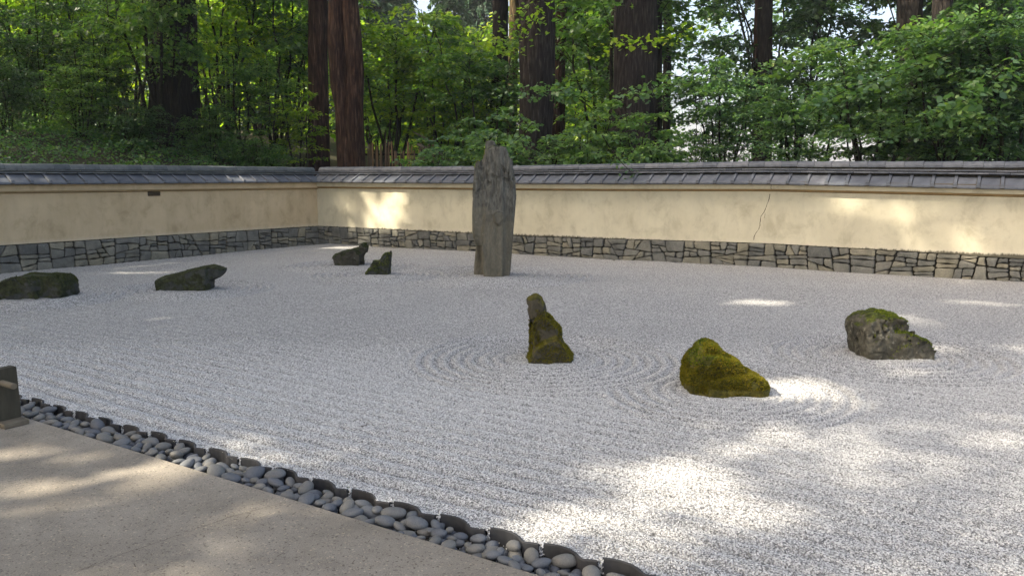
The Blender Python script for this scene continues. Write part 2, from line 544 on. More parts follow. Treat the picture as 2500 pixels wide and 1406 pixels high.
def scatter_grains(co, fc):
    c = co[fc].mean(1)
    w = np.abs(c[:, 0]) < .64 * c[:, 1] + .9
    dens = np.clip((8.6 - c[:, 1]) / 2.4, 0, 1)
    keep = w & (dens > 0)
    f2 = fc[keep]
    u, inv = np.unique(f2.reshape(-1), return_inverse=True)
    me = mesh_from('gravel_grains', co[u], inv.reshape(-1, 4).tolist())
    at = me.attributes.new('dens', 'FLOAT', 'POINT')
    at.data.foreach_set('value', np.clip((8.6 - co[u][:, 1]) / 2.4, 0, 1).astype(np.float32))
    o = tag(link('gravel_grains', me), kind='stuff')
    gc = bpy.data.collections.new('grain_shapes')
    for i in range(6):
        bm = bmesh.new()
        for _ in range(9):
            v = Vector([random.gauss(0, 1) for _ in range(3)]).normalized()
            bm.verts.new((v.x * random.uniform(.8, 1.1), v.y * random.uniform(.6, .85), v.z * random.uniform(.4, .65)))
        bmesh.ops.convex_hull(bm, input=bm.verts)
        gm = bpy.data.meshes.new('grain'); bm.to_mesh(gm); bm.free()
        gm.materials.append(M['grain'])
        gc.objects.link(bpy.data.objects.new('grain', gm))
    ng = bpy.data.node_groups.new('scatter', 'GeometryNodeTree')
    ng.interface.new_socket('Geometry', in_out='INPUT', socket_type='NodeSocketGeometry')
    ng.interface.new_socket('Geometry', in_out='OUTPUT', socket_type='NodeSocketGeometry')
    N = ng.nodes.new
    gi, go = N('NodeGroupInput'), N('NodeGroupOutput')
    dp = N('GeometryNodeDistributePointsOnFaces')
    at = N('GeometryNodeInputNamedAttribute'); at.data_type = 'FLOAT'; at.inputs['Name'].default_value = 'dens'
    mu = N('ShaderNodeMath'); mu.operation = 'MULTIPLY'; mu.inputs[1].default_value = 10500
    ip = N('GeometryNodeInstanceOnPoints')
    ci = N('GeometryNodeCollectionInfo'); ci.inputs['Collection'].default_value = gc
    ci.inputs['Separate Children'].default_value = True; ci.inputs['Reset Children'].default_value = True
    rr = N('FunctionNodeRandomValue'); rr.data_type = 'FLOAT_VECTOR'
    rr.inputs[0].default_value = (-.6, -.6, 0); rr.inputs[1].default_value = (.6, .6, 6.28)
    rs = N('FunctionNodeRandomValue'); rs.data_type = 'FLOAT'
    rs.inputs[2].default_value = .0042; rs.inputs[3].default_value = .0078
    ip.inputs['Pick Instance'].default_value = True
    L = ng.links.new
    L(gi.outputs[0], dp.inputs['Mesh'])
    L(at.outputs[0], mu.inputs[0]); L(mu.outputs[0], dp.inputs['Density'])
    L(dp.outputs['Points'], ip.inputs['Points'])
    L(ci.outputs[0], ip.inputs['Instance'])
    L(rr.outputs[0], ip.inputs['Rotation']); L(rs.outputs[1], ip.inputs['Scale'])
    L(ip.outputs[0], go.inputs[0])
    md = o.modifiers.new('scatter', 'NODES'); md.node_group = ng


scatter_grains(bed_co, bed_fc)


def bpt(u, v, z=0):
    """border coordinates -> world"""
    return Vector((B0.x + u * BU.x + v * BN.x, B0.y + u * BU.y + v * BN.y, z))


EDGE_V = -.245
# concrete path: slab with a real front edge and an expansion joint between two slabs
path = empty('concrete_path', bpt(0, EDGE_V)); tag(path, kind='structure')
for (u0, u1) in ((-9, 9),):
    bm = bmesh.new()
    top = [bpt(u0, EDGE_V), bpt(u1, EDGE_V), bpt(u1, -7), bpt(u0, -7)]
    vb = [bm.verts.new(Vector((p.x, p.y, -.15)) - Vector(path.location)) for p in top]
    vt = [bm.verts.new(Vector((p.x, p.y, 0)) - Vector(path.location)) for p in top]
    bm.faces.new(vt[::-1]); bm.faces.new(vb)
    for i in range(4): bm.faces.new((vb[i], vb[(i + 1) % 4], vt[(i + 1) % 4], vt[i]))
    bmesh.ops.recalc_face_normals(bm, faces=bm.faces)
    bmesh.ops.bevel(bm, geom=[e for e in bm.edges if all(v.co.z > -.01 for v in e.verts)], offset=.006, segments=2, affect='EDGES')
    me = bpy.data.meshes.new('slab'); bm.to_mesh(me); bm.free(); me.materials.append(M['concrete'])
    link('slab', me, path)
# hairline cracks in the slab
def ribbon(pts, w, z, name, mat, parent):
    vs, fs = [], []
    for i, p in enumerate(pts):
        d = (pts[min(i + 1, len(pts) - 1)] - pts[max(i - 1, 0)]).normalized()
        n = Vector((-d.y, d.x, 0)) * w * (.4 + .6 * math.sin(math.pi * (i + .3) / len(pts)))
        vs += [p + n + Vector((0, 0, z)), p - n + Vector((0, 0, z))]
        if i: fs.append((2 * i - 2, 2 * i - 1, 2 * i + 1, 2 * i))
    pl = Vector(parent.location)
    return link(name, mesh_from(name, [v - pl for v in vs], fs, mat), parent)
for pxs in ([(458, 1296), (480, 1290), (560, 1262), (640, 1240), (712, 1221)], [(175, 1402), (300, 1352), (400, 1318), (452, 1298)], [(190, 1392), (215, 1383), (245, 1371)]):
    pts = []
    for a, b in zip(pxs, pxs[1:]):
        for k in range(5):
            t = k / 5
            p = at_z(a[0] + (b[0] - a[0]) * t + random.uniform(-2, 2), a[1] + (b[1] - a[1]) * t + random.uniform(-1, 1))
            pts.append(p)
    ribbon(pts, .0013, .0008, 'crack', M['crack'], path)

# trench for the pebbles
bed = empty('pebble_bed', bpt(0, -.12)); tag(bed, kind='structure')
v = [bpt(-9, EDGE_V - .02, -.062), bpt(9, EDGE_V - .02, -.062), bpt(9, .08, -.062), bpt(-9, .08, -.062)]
link('trench_soil', mesh_from('trench_soil', [p - Vector(bed.location) for p in v], [(0, 1, 2, 3)], M['trench']), bed)

# sheet of earth under everything
gm = mesh_from('ground', [(-400, -400, -.32), (400, -400, -.32), (400, 900, -6), (-400, 900, -6)], [(0, 1, 2, 3)], M['soil'])
tag(link('ground', gm), kind='structure')

# woodland floor behind the walls, rising to the left and falling away on the right
UL = (C0 - L0).normalized(); NLo = Vector((-UL.y, UL.x))      # outward normals
UR = (R0 - C0).normalized(); NRo = Vector((-UR.y, UR.x))


def outside(x, y):
    p = Vector((x, y)) - C0
    return max(p.dot(NLo), p.dot(NRo))


def hill(x, y):
    t = max(outside(x, y), 0)
    k = min(max((-x - 1.0) / 9.0, 0), 1)
    k = k * k * (3 - 2 * k)
    z = .75 + k * (.35 + 2.0 * (1 - math.exp(-t / 6)) + .05 * t)
    r = min(max((x + 2) / 8, 0), 1)
    z -= r * max(0, t - 9) * .16
    z += .18 * noise.noise(Vector((x * .3, y * .3, 0))) + .10 * noise.noise(Vector((x * .9, y * .9, 4)))
    return z


def build_hill():
    path_pts = []
    for s in np.linspace(-30, 0, 50): path_pts.append((L0 + UL * (s + (C0 - L0).length), NLo))
    for s in np.linspace(.1, .9, 12):
        path_pts.append((C0, NLo.lerp(NRo, s).normalized()))
    for s in np.linspace(0, 40, 60): path_pts.append((C0 + UR * s, NRo))
    ts = [.33] + list(.6 + 90 * (np.linspace(0, 1, 60) ** 2))
    vs, fs = [], []
    nt_ = len(ts)
    for i, (p, n) in enumerate(path_pts):
        for t in ts:
            q = p + n * t
            vs.append((q.x, q.y, hill(q.x, q.y)))
    for i in range(len(path_pts) - 1):
        for j in range(nt_ - 1):
            a = i * nt_ + j
            fs.append((a, a + nt_, a + nt_ + 1, a + 1))
    tag(link('woodland_floor', mesh_from('woodland_floor', vs, fs, M['soil'], True)), kind='structure')


build_hill()

# ------------------------------------------------------------------ the garden wall
def prism(profile, s0, s1, name, mat, parent, zs=None, nseg=1, cap=True):
    """profile [(y, z, which)] extruded along local x; zs(which, s) gives the height"""
    vs, fs = [], []
    n = len(profile)
    for i in range(nseg + 1):
        s = s0 + (s1 - s0) * i / nseg
        for (y, z) in profile:
            vs.append((s, y, z(s) if callable(z) else z))
    for i in range(nseg):
        for k in range(n):
            a, b = i * n + k, i * n + (k + 1) % n
            fs.append((a, a + n, b + n, b))
    if cap:
        fs.append(tuple(range(n)))
        fs.append(tuple(nseg * n + k for k in range(n))[::-1])
    me = mesh_from(name, vs, fs, mat)
    bm = bmesh.new(); bm.from_mesh(me); bmesh.ops.recalc_face_normals(bm, faces=bm.faces); bm.to_mesh(me); bm.free()
    return link(name, me, parent)


def pan_tile_mesh(w=.335):
    """sloping pan with a raised roll along one side, down to a turned front edge"""
    bm = bmesh.new()

    def box(x0, x1, y0, y1, zf0, zf1, th):
        # y0 front (low) y1 back (high)
        P = [(x0, y0, zf0), (x1, y0, zf0), (x1, y1, zf1), (x0, y1, zf1)]
        b = [bm.verts.new((p[0], p[1], p[2] - th)) for p in P]
        t = [bm.verts.new(p) for p in P]
        bm.faces.new(t); bm.faces.new(b[::-1])
        for i in range(4): bm.faces.new((b[i], b[(i + 1) % 4], t[(i + 1) % 4], t[i]))
    box(.058, w - .006, -.205, .06, 1.612, 1.757, .016)           # pan
    box(0, .05, -.205, .06, 1.641, 1.786, .043)            # roll
    box(.058, w - .004, -.221, -.207, 1.604, 1.611, .034)         # front drip edge
    box(-.004, .054, -.228, -.208, 1.640, 1.646, .055)     # roll end
    bmesh.ops.bevel(bm, geom=bm.edges[:], offset=.003, segments=1, affect='EDGES')
    me = bpy.data.meshes.new('roof_tile'); bm.to_mesh(me); bm.free()
    return me


def ridge_mesh(L_=.298):
    bm = bmesh.new()
    prof = [(-.105, 1.847), (-.10, 1.885), (-.075, 1.922), (-.035, 1.945), (.0, 1.951), (.035, 1.945), (.075, 1.922), (.10, 1.885), (.105, 1.847)]
    r0 = [bm.verts.new((0, .18 + y, z)) for y, z in prof]
    r1 = [bm.verts.new((L_ - .006, .18 + y, z + .004)) for y, z in prof]
    for i in range(len(prof) - 1): bm.faces.new((r0[i], r1[i], r1[i + 1], r0[i + 1]))
    bm.faces.new(r0[::-1]); bm.faces.new(r1); bm.faces.new((r0[0], r0[-1], r1[-1], r1[0]))
    bmesh.ops.recalc_face_normals(bm, faces=bm.faces)
    me = bpy.data.meshes.new('ridge_tile'); bm.to_mesh(me); bm.free()
    return me


def box_mesh(name, x0, x1, y0, y1, z0, z1, bev=.004):
    bm = bmesh.new()
    bmesh.ops.create_cube(bm, size=1)
    for v in bm.verts:
        v.co = Vector((x0 + (v.co.x + .5) * (x1 - x0), y0 + (v.co.y + .5) * (y1 - y0), z0 + (v.co.z + .5) * (z1 - z0)))
    if bev: bmesh.ops.bevel(bm, geom=bm.edges[:], offset=bev, segments=1, affect='EDGES')
    me = bpy.data.meshes.new(name); bm.to_mesh(me); bm.free()
    return me


def split_poly(poly, a, n):
    """split a convex 2-D polygon by the line through a with normal n"""
    A, B = [], []
    for i in range(len(poly)):
        p, q = poly[i], poly[(i + 1) % len(poly)]
        dp, dq = (p - a).dot(n), (q - a).dot(n)
        if dp >= 0: A.append(p)
        if dp <= 0: B.append(p)
        if dp * dq < 0:
            x = p.lerp(q, dp / (dp - dq))
            A.append(x); B.append(x)
    return A, B


def stone_polys(s0, s1, h, rnd):
    out = []
    x = s0
    edges = [s0]
    while x < s1 - .5:
        x += rnd.uniform(.5, 1.5); edges.append(x)
    edges.append(s1)
    lean = [0] + [rnd.uniform(-.03, .03) for _ in edges[1:-1]] + [0]
    for i in range(len(edges) - 1):
        blk = [Vector((edges[i] - lean[i], -.06)), Vector((edges[i + 1] - lean[i + 1], -.06)),
               Vector((edges[i + 1] + lean[i + 1], h)), Vector((edges[i] + lean[i], h))]
        st = [blk]
        while st:
            p = st.pop()
            xs = [q.x for q in p]; ys = [q.y for q in p]
            w, hh = max(xs) - min(xs), max(ys) - min(ys)
            area = .5 * abs(sum(p[k].x * p[(k + 1) % len(p)].y - p[(k + 1) % len(p)].x * p[k].y for k in range(len(p))))
            lim = rnd.choice([.022, .032, .045, .065, .11])
            if (area < lim and w < .6 and hh < .40) or min(w, hh) < .15 or area < .02:
                out.append(p); continue
            c = Vector((min(xs) + w * rnd.uniform(.36, .64), min(ys) + hh * rnd.uniform(.35, .65)))
            if w > hh * rnd.uniform(1.1, 2.2): n = Vector((1, rnd.choice([rnd.uniform(-.2, .2), rnd.uniform(-.2, .2), rnd.uniform(-.6, .6)])))
            else: n = Vector((rnd.choice([rnd.uniform(-.13, .13), rnd.uniform(-.13, .13), rnd.uniform(-.35, .35)]), 1))
            A, B = split_poly(p, c, n.normalized())
            if len(A) < 3 or len(B) < 3: out.append(p); continue
            st += [A, B]
    return out


def stone_mesh(poly, top, rnd):
    """one rubble stone: front face uneven and proud of the joints; poly in (s, z), garden side is -y"""
    c = sum(poly, Vector((0, 0))) / len(poly)
    gap = rnd.uniform(.005, .012)
    # subdivide and roughen the outline
    pts = []
    for i in range(len(poly)):
        p, q = poly[i], poly[(i + 1) % len(poly)]
        pr = poly[i - 1]
        c1, c2 = min(.30, rnd.uniform(.008, .040) / max((pr - p).length, .03)), min(.30, rnd.uniform(.008, .040) / max((q - p).length, .03))
        pts += [p.lerp(pr, c1), p.lerp(q, c2)]
        if (q - p).length > .14: pts.append(p.lerp(q, rnd.uniform(.4, .6)) + Vector((rnd.uniform(-.008, .008), rnd.uniform(-.008, .008))))
    def inset(p, d):
        v = p - c
        L_ = max(v.length, .02)
        return c + v * max(.4, (L_ - d) / L_)
    ring = []
    for p in pts:
        a = inset(p, gap + rnd.uniform(0, .006))
        ring.append(a)
    # shorten sharp corners a little
    y0, y1 = .08, -rnd.choice([rnd.uniform(.005, .03), rnd.uniform(.02, .055)])
    tx, tz = rnd.uniform(-.06, .06), rnd.uniform(-.10, .10)
    vs, fs = [], []
    n = len(ring)
    for p in ring: vs.append((p.x, y0, min(p.y, top)))
    for p in ring: vs.append((p.x, y1 + .012, min(p.y, top)))
    for p in ring:
        q = inset(p, .012)
        vs.append((q.x, y1 + (q.x - c.x) * tx + (q.y - c.y) * tz + rnd.uniform(-.003, .003), min(q.y, top)))
    vs.append((c.x + rnd.uniform(-.02, .02), y1 - rnd.uniform(0, .012), c.y + rnd.uniform(-.02, .02)))
    for k in range(n):
        k2 = (k + 1) % n
        fs.append((k, k2, n + k2, n + k))
        fs.append((n + k, n + k2, 2 * n + k2, 2 * n + k))
        fs.append((2 * n + k, 2 * n + k2, 3 * n))
    me = mesh_from('stone', vs, fs, M['wall_stone'])
    bm = bmesh.new(); bm.from_mesh(me); bmesh.ops.recalc_face_normals(bm, faces=bm.faces)
    if sum(f.normal.y for f in bm.faces if abs(f.normal.y) > .6) > 0: bmesh.ops.reverse_faces(bm, faces=bm.faces)
    bm.to_mesh(me); bm.free()
    return me


def build_wall(name, label, O, rz, s0, s1, Hr, He, Hl, Hp, mats, seed, lift=0):
    rnd = random.Random(seed)
    w = empty(name, (O.x, O.y, lift), rz)
    tag(w, label, 'wall')
    nseg = max(2, int((s1 - s0) / .5))
    # stone footing core
    prism([(.045, -.3), (.045, lambda s: Hp(s) - .004), (.34, lambda s: Hp(s) - .004), (.34, -.3)], s0, s1, 'footing', M['mortar'], w, nseg=nseg)
    # plaster body, with the wavy lower edge standing proud of the stones' back
    pl, band = mats
    prism([(0, lambda s: Hp(s) + .0), (0, lambda s: Hl(s) + .012), (.36, lambda s: Hl(s) + .012), (.36, Hp)], s0, s1, 'plaster_panel', pl, w, nseg=nseg)
    prism([(-.002, lambda s: Hl(s) + .034), (-.078, lambda s: Hl(s) + .034), (-.08, lambda s: He(s) - .03), (.42, lambda s: He(s) - .03), (.40, Hl)], s0, s1, 'plaster_band', band, w, nseg=nseg)
    prism([(-.003, lambda s: Hl(s) - .014), (-.06, lambda s: Hl(s) + .006), (-.072, lambda s: Hl(s) + .033), (-.003, lambda s: Hl(s) + .033)], s0, s1, 'shaded_moulding', M['shaded_moulding'] if seed == 2 else M['shaded_moulding_left'], w, nseg=nseg)
    prism([(-.175, lambda s: He(s) - .048), (-.180, lambda s: He(s) + .016), (.16, lambda s: He(s) + .165), (.20, lambda s: He(s) + .165), (.545, lambda s: He(s) + .016), (.545, lambda s: He(s) - .029), (-.09, lambda s: He(s) - .029)], s0, s1, 'eave_board', M['eave'], w, nseg=nseg)
    prism([(.19, lambda s: He(s) + .17), (.57, lambda s: He(s) + .02), (.57, lambda s: He(s) + .05), (.19, lambda s: He(s) + .20)], s0, s1, 'back_slope', M['tile_old'], w, nseg=nseg)
    prism([(.10, lambda s: He(s) + .14), (.095, lambda s: Hr(s) - .098), (.265, lambda s: Hr(s) - .098), (.26, lambda s: He(s) + .14)], s0, s1, 'ridge_core', M['mortar'], w, nseg=nseg)
    tile_m = M['tile'] if name == 'garden_wall' and seed == 2 else M['tile_old'] if seed == 1 else M['tile']
    pt = pan_tile_mesh(); pt.materials.append(M['tile'])
    rm = ridge_mesh(); rm.materials.append(tile_m)
    c1 = box_mesh('course_tile', .003, .295, .045, .315, 1.812, 1.839); c1.materials.append(tile_m)
    c2 = box_mesh('course_tile', .003, .295, .0, .36, 1.768, 1.797); c2.materials.append(tile_m)

    def put(nm, me, s, dz, slope, tilt=.004):
        # pivot at the tile: the mesh is written at wall height, so turn about that height
        o = link(nm, me, w)
        o.matrix_local = (Matrix.Translation((s, 0, 1.75 + dz)) @ Matrix.Rotation(-slope + rnd.uniform(-tilt, tilt), 4, 'Y')
                          @ Matrix.Rotation(rnd.uniform(-tilt, tilt), 4, 'X') @ Matrix.Rotation(rnd.uniform(-tilt, tilt), 4, 'Z') @ Matrix.Translation((0, 0, -1.75)))
    s = s0
    while s < s1 - .1:
        d = He(s + .17) - 1.608
        sl = (He(s + .33) - He(s)) / .33
        put('roof_tile', pt, s, d, sl, .007)
        s += .337
    for me, off, nm in ((rm, 0, 'ridge_tile'), (c1, -.11, 'course_tile'), (c2, .09, 'course_tile')):
        s = s0 + off
        while s < s1 - .05:
            d = (Hr(s + .15) - 1.952) if me is rm else .5 * (Hr(s + .15) - 1.952) + .5 * (He(s + .15) - 1.608)
            sl = (Hr(s + .3) - Hr(s)) / .3
            put(nm, me, s, d + rnd.uniform(-.002, .002), sl, .008 if me is rm else .004)
            s += .298
    # rubble stones of the base
    for p in stone_polys(s0, s1, .5, rnd):
        c = sum(p, Vector((0, 0))) / len(p)
        top = Hp(c.x) - .006
        sc = (top + .06) / .56
        p = [Vector((q.x, -.06 + (q.y + .06) * sc)) for q in p]
        link('stone', stone_mesh(p, top, rnd), w)
    return w


def interp(xs, ys): return lambda s: float(np.interp(s, xs, ys))


LLEN = (C0 - L0).length
sR = [0, 4, 6.3, 8.2, 11.4, 13.65, 15.4, 20]
HrR = interp(sR, [1.952, 1.940, 1.950, 1.968, 1.991, 1.969, 1.952, 1.93])
HeR = interp(sR, [1.600, 1.592, 1.590, 1.595, 1.604, 1.572, 1.536, 1.50])
HlR = interp(sR, [1.420, 1.419, 1.417, 1.420, 1.443, 1.413, 1.385, 1.36])
HpR = interp(sR, [.442, .420, .408, .428, .462, .426, .379, .36])
const = lambda v: (lambda s: v)
angR = math.atan2(UR.y, UR.x); angL = math.atan2(UL.y, UL.x)
wall_r = build_wall('garden_wall', 'sunlit cream plaster garden wall behind the standing stone, with a long crack', C0, angR, 0.0, 18.6,
                    HrR, HeR, HlR, HpR, (M['plaster'], M['plaster']), 2)
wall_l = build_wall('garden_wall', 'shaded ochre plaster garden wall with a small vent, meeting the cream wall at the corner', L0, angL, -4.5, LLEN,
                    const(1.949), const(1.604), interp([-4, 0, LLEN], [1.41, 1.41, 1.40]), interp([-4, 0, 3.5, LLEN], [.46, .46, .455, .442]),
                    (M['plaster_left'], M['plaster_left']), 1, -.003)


def wall_pt(px, py, O, U, off=0):
    """photo pixel -> (s, z) on the wall face"""
    n = Vector((-U.y, U.x))
    d = ray(px, py)
    t = n.dot(O - n * off) / n.dot(d.xy)
    q = Vector((0, 0, EYE)) + d * t
    return (q.xy - O).dot(U), q.z


# the crack running down from the eave
crk = [(1883, 446), (1882, 458), (1884, 465), (1880, 474), (1878, 486), (1874, 497), (1870, 508), (1864, 520), (1858, 527), (1856, 540),
       (1855, 552), (1852, 560), (1846, 568), (1841, 578), (1839, 590)]
def crack_mesh(pts, w0, off):
    vs, fs = [], []
    P = []
    for a, b in zip(pts, pts[1:]):
        for k in range(3): P.append((a[0] + (b[0] - a[0]) * k / 3 + random.uniform(-.6, .6), a[1] + (b[1] - a[1]) * k / 3))
    for i, p in enumerate(P):
        s, z = wall_pt(p[0], p[1], C0, UR, off)
        ww = w0 * random.uniform(.5, 1.2)
        vs += [(s - ww, -off - .0015, z), (s + ww, -off - .0015, z)]
        if i: fs.append((2 * i - 2, 2 * i - 1, 2 * i + 1, 2 * i))
    return mesh_from('crack', vs, fs, M['crack'])
link('crack', crack_mesh(crk[:3], .006, .081), wall_r)
link('crack', crack_mesh(crk[3:], .0065, .0), wall_r)
link('crack', crack_mesh([(1868, 520), (1867, 528), (1865, 536)], .004, .0), wall_r)

# vent in the left wall
sv0, zv1 = wall_pt(360, 463, L0, UL); sv1, zv0 = wall_pt(391, 477, L0, UL)
vent = link('vent', box_mesh('vent', sv0, sv1, -.008, .01, zv0, zv1, .001), wall_l)
vent.data.materials.append(M['crack'])
for k in range(3):
    zz = zv0 + (zv1 - zv0) * (k / 2) - .008
    b = link('vent_bar', box_mesh('vent_bar', sv0 + .004, sv1 - .004, -.022, -.0085, zz, zz + .018, .002), vent)
    b.data.materials.append(M['vent'])

# ------------------------------------------------------------------ scalloped edging tiles and river pebbles
def edging_mesh():
    n = 22
    us = [0.006 + (TL - .013) * i / n for i in range(n + 1)]
    th = .015
    vs, fs = [], []
    P = [Vector((u, wave(u + 1e-5) if u < TL else wave(TL - .001))) for u in us]
    for i, p in enumerate(P):
        d = (P[min(i + 1, n)] - P[max(i - 1, 0)]).normalized()
        nn = Vector((-d.y, d.x)) * th / 2
        a, b = p + nn, p - nn
        vs += [(a.x, a.y, -.14), (b.x, b.y, -.14), (b.x, b.y, .014), (b.x * .999 + a.x * .001, b.y * .7 + a.y * .3, .018),
               (a.x, a.y * .7 + b.y * .3, .018), (a.x, a.y, .014)]
    k = 6
    for i in range(n):
        for j in range(k):
            a, b = i * k + j, i * k + (j + 1) % k
            fs.append((a, b, b + k, a + k))
    fs.append(tuple(range(k))[::-1]); fs.append(tuple(n * k + j for j in range(k)))
    me = mesh_from('edging_tile', vs, fs, M['tile_edge'])
    bm = bmesh.new(); bm.from_mesh(me); bmesh.ops.recalc_face_normals(bm, faces=bm.faces); bm.to_mesh(me); bm.free()
    return me


edging = empty('tile_edging', (B0.x, B0.y, 0), math.atan2(BU.y, BU.x))
tag(edging, 'row of scalloped grey tiles on edge between river pebbles and raked gravel', 'edging')
em = edging_mesh()
for i in range(-9, 22):
    o = link('edging_tile', em, edging)
    o.location = (i * TL, random.uniform(-.004, .004), random.uniform(-.006, .008))
    o.rotation_euler = (random.uniform(-.03, .03), random.uniform(-.012, .012), random.uniform(-.012, .012))

peb_meshes = []
for k in range(7):
    bm = bmesh.new()
    bmesh.ops.create_icosphere(bm, subdivisions=3, radius=1)
    ax = (random.uniform(.92, 1.1), random.uniform(.62, .82), random.uniform(.42, .58))
    sk = random.uniform(-.18, .18)
    for v in bm.verts:
        q = v.co.copy()
        f = 1 + .10 * noise.noise(q * 1.1 + Vector((k * 7, 0, 0))) + .02 * noise.noise(q * 3 + Vector((0, k, 0)))
        v.co = Vector((q.x * ax[0] * (1 + sk * q.y), q.y * ax[1] * (1 + sk * q.x), q.z * ax[2])) * f
    me = bpy.data.meshes.new('pebble'); bm.to_mesh(me); bm.free()
    me.polygons.foreach_set('use_smooth', [True] * len(me.polygons))
    me.materials.append(M['pebble'])
    peb_meshes.append((me, ax))


def pebbles():
    rnd = random.Random(5)
    placed = []            # u, v, r, z
    out = []
    for layer, tries in ((0, 5200), (1, 2600)):
        here = []
        for _ in range(tries):
            u = rnd.uniform(-.9, 6.3)
            v = rnd.uniform(EDGE_V + .02, -.035)
            r = rnd.choice([.030, .038, .044, .048, .054, .060]) * rnd.uniform(.9, 1.1)
            if layer == 0: r *= .95
            if v - r * .7 < EDGE_V: v = EDGE_V + r * .7
            if v + r * .7 > wave(u) - .012: v = wave(u) - .012 - r * .7
            if any((u - a) ** 2 + (v - b) ** 2 < ((r + c) * (.70 if layer == 0 else .74)) ** 2 for a, b, c in here[-900:]): continue
            if layer == 1 and rnd.random() < .0: continue
            here.append((u, v, r))
            z = -.064 + r * .40 if layer == 0 else -.034 + r * .38
            z += rnd.uniform(-.004, .006)
            tl = .28 if layer == 0 else .42
            out.append((layer, u, v, z, r, rnd.uniform(-tl, tl), rnd.uniform(-tl, tl), rnd.uniform(0, 6.28), rnd.randrange(7)))
        placed += here
    return out


pl_all = pebbles()
vis = sorted(pl_all, key=lambda q: -(q[0] * 10 + q[4]))
# the 300 that show largest: the upper layer first
near = vis[:300]
rest = vis[300:]
loc0 = Vector(bed.location)
for (ly, u, v_, z, r, tx, ty, tz, k) in near:
    p = bpt(u, v_, z) - loc0
    link('pebble', peb_meshes[k][0], bed, p, (tx, ty, tz), (r, r, r))
bmj = bmesh.new()
for (ly, u, v_, z, r, tx, ty, tz, k) in rest:
    mt = Matrix.Translation(bpt(u, v_, z) - loc0) @ Matrix.Rotation(tz, 4, 'Z') @ Matrix.Rotation(ty, 4, 'Y') @ Matrix.Rotation(tx, 4, 'X')
    bmesh.ops.create_icosphere(bmj, subdivisions=2, radius=1, matrix=mt @ Matrix.Diagonal((r, r * .72, r * .5, 1)))
me = bpy.data.meshes.new('pebbles'); bmj.to_mesh(me); bmj.free()
me.polygons.foreach_set('use_smooth', [True] * len(me.polygons)); me.materials.append(M['pebble'])
tag(link('pebbles', me, bed), kind='stuff')

# stray white gravel between the pebbles
gv = []
for _ in range(900):
    u = random.uniform(-.8, 6.2)
    v_ = random.uniform(EDGE_V + .01, wave(u) - .02)
    p = bpt(u, v_, -.058 + random.uniform(0, .012)) - loc0
    gv.append(p)
for i in range(-9, 23):
    for _ in range(70):
        gv.append(bpt(i * TL + random.uniform(-.012, .012), random.uniform(-.012, .022), random.uniform(-.055, .018)) - loc0)
def tetra_bits(name, pts, r, mat, parent=None):
    vs, fs = [], []
    for p in pts:
        b = len(vs)
        q = Matrix.Rotation(random.uniform(0, 6.28), 3, Vector((random.random(), random.random(), random.random())).normalized())
        rr = r * random.uniform(.6, 1.3)
        for d in ((1, 1, 1), (-1, -1, 1), (-1, 1, -1), (1, -1, -1)): vs.append(p + q @ (Vector(d) * rr * .6))
        fs += [(b, b + 1, b + 2), (b, b + 3, b + 1), (b, b + 2, b + 3), (b + 1, b + 3, b + 2)]
    return link(name, mesh_from(name, vs, fs, mat), parent)
tag(tetra_bits('gravel_crumbs', gv, .006, M['grain'], bed), kind='stuff')

# ------------------------------------------------------------------ the rocks of the garden
def hull_into(bm, pts):
    b2 = bmesh.new()
    for p in pts: b2.verts.new(p)
    r = bmesh.ops.convex_hull(b2, input=b2.verts)
    junk = [v for v in b2.verts if not v.link_faces]
    bmesh.ops.delete(b2, geom=junk, context='VERTS')
    me = bpy.data.meshes.new('tmp'); b2.to_mesh(me); b2.free()
    bm.from_mesh(me)
    bpy.data.meshes.remove(me)


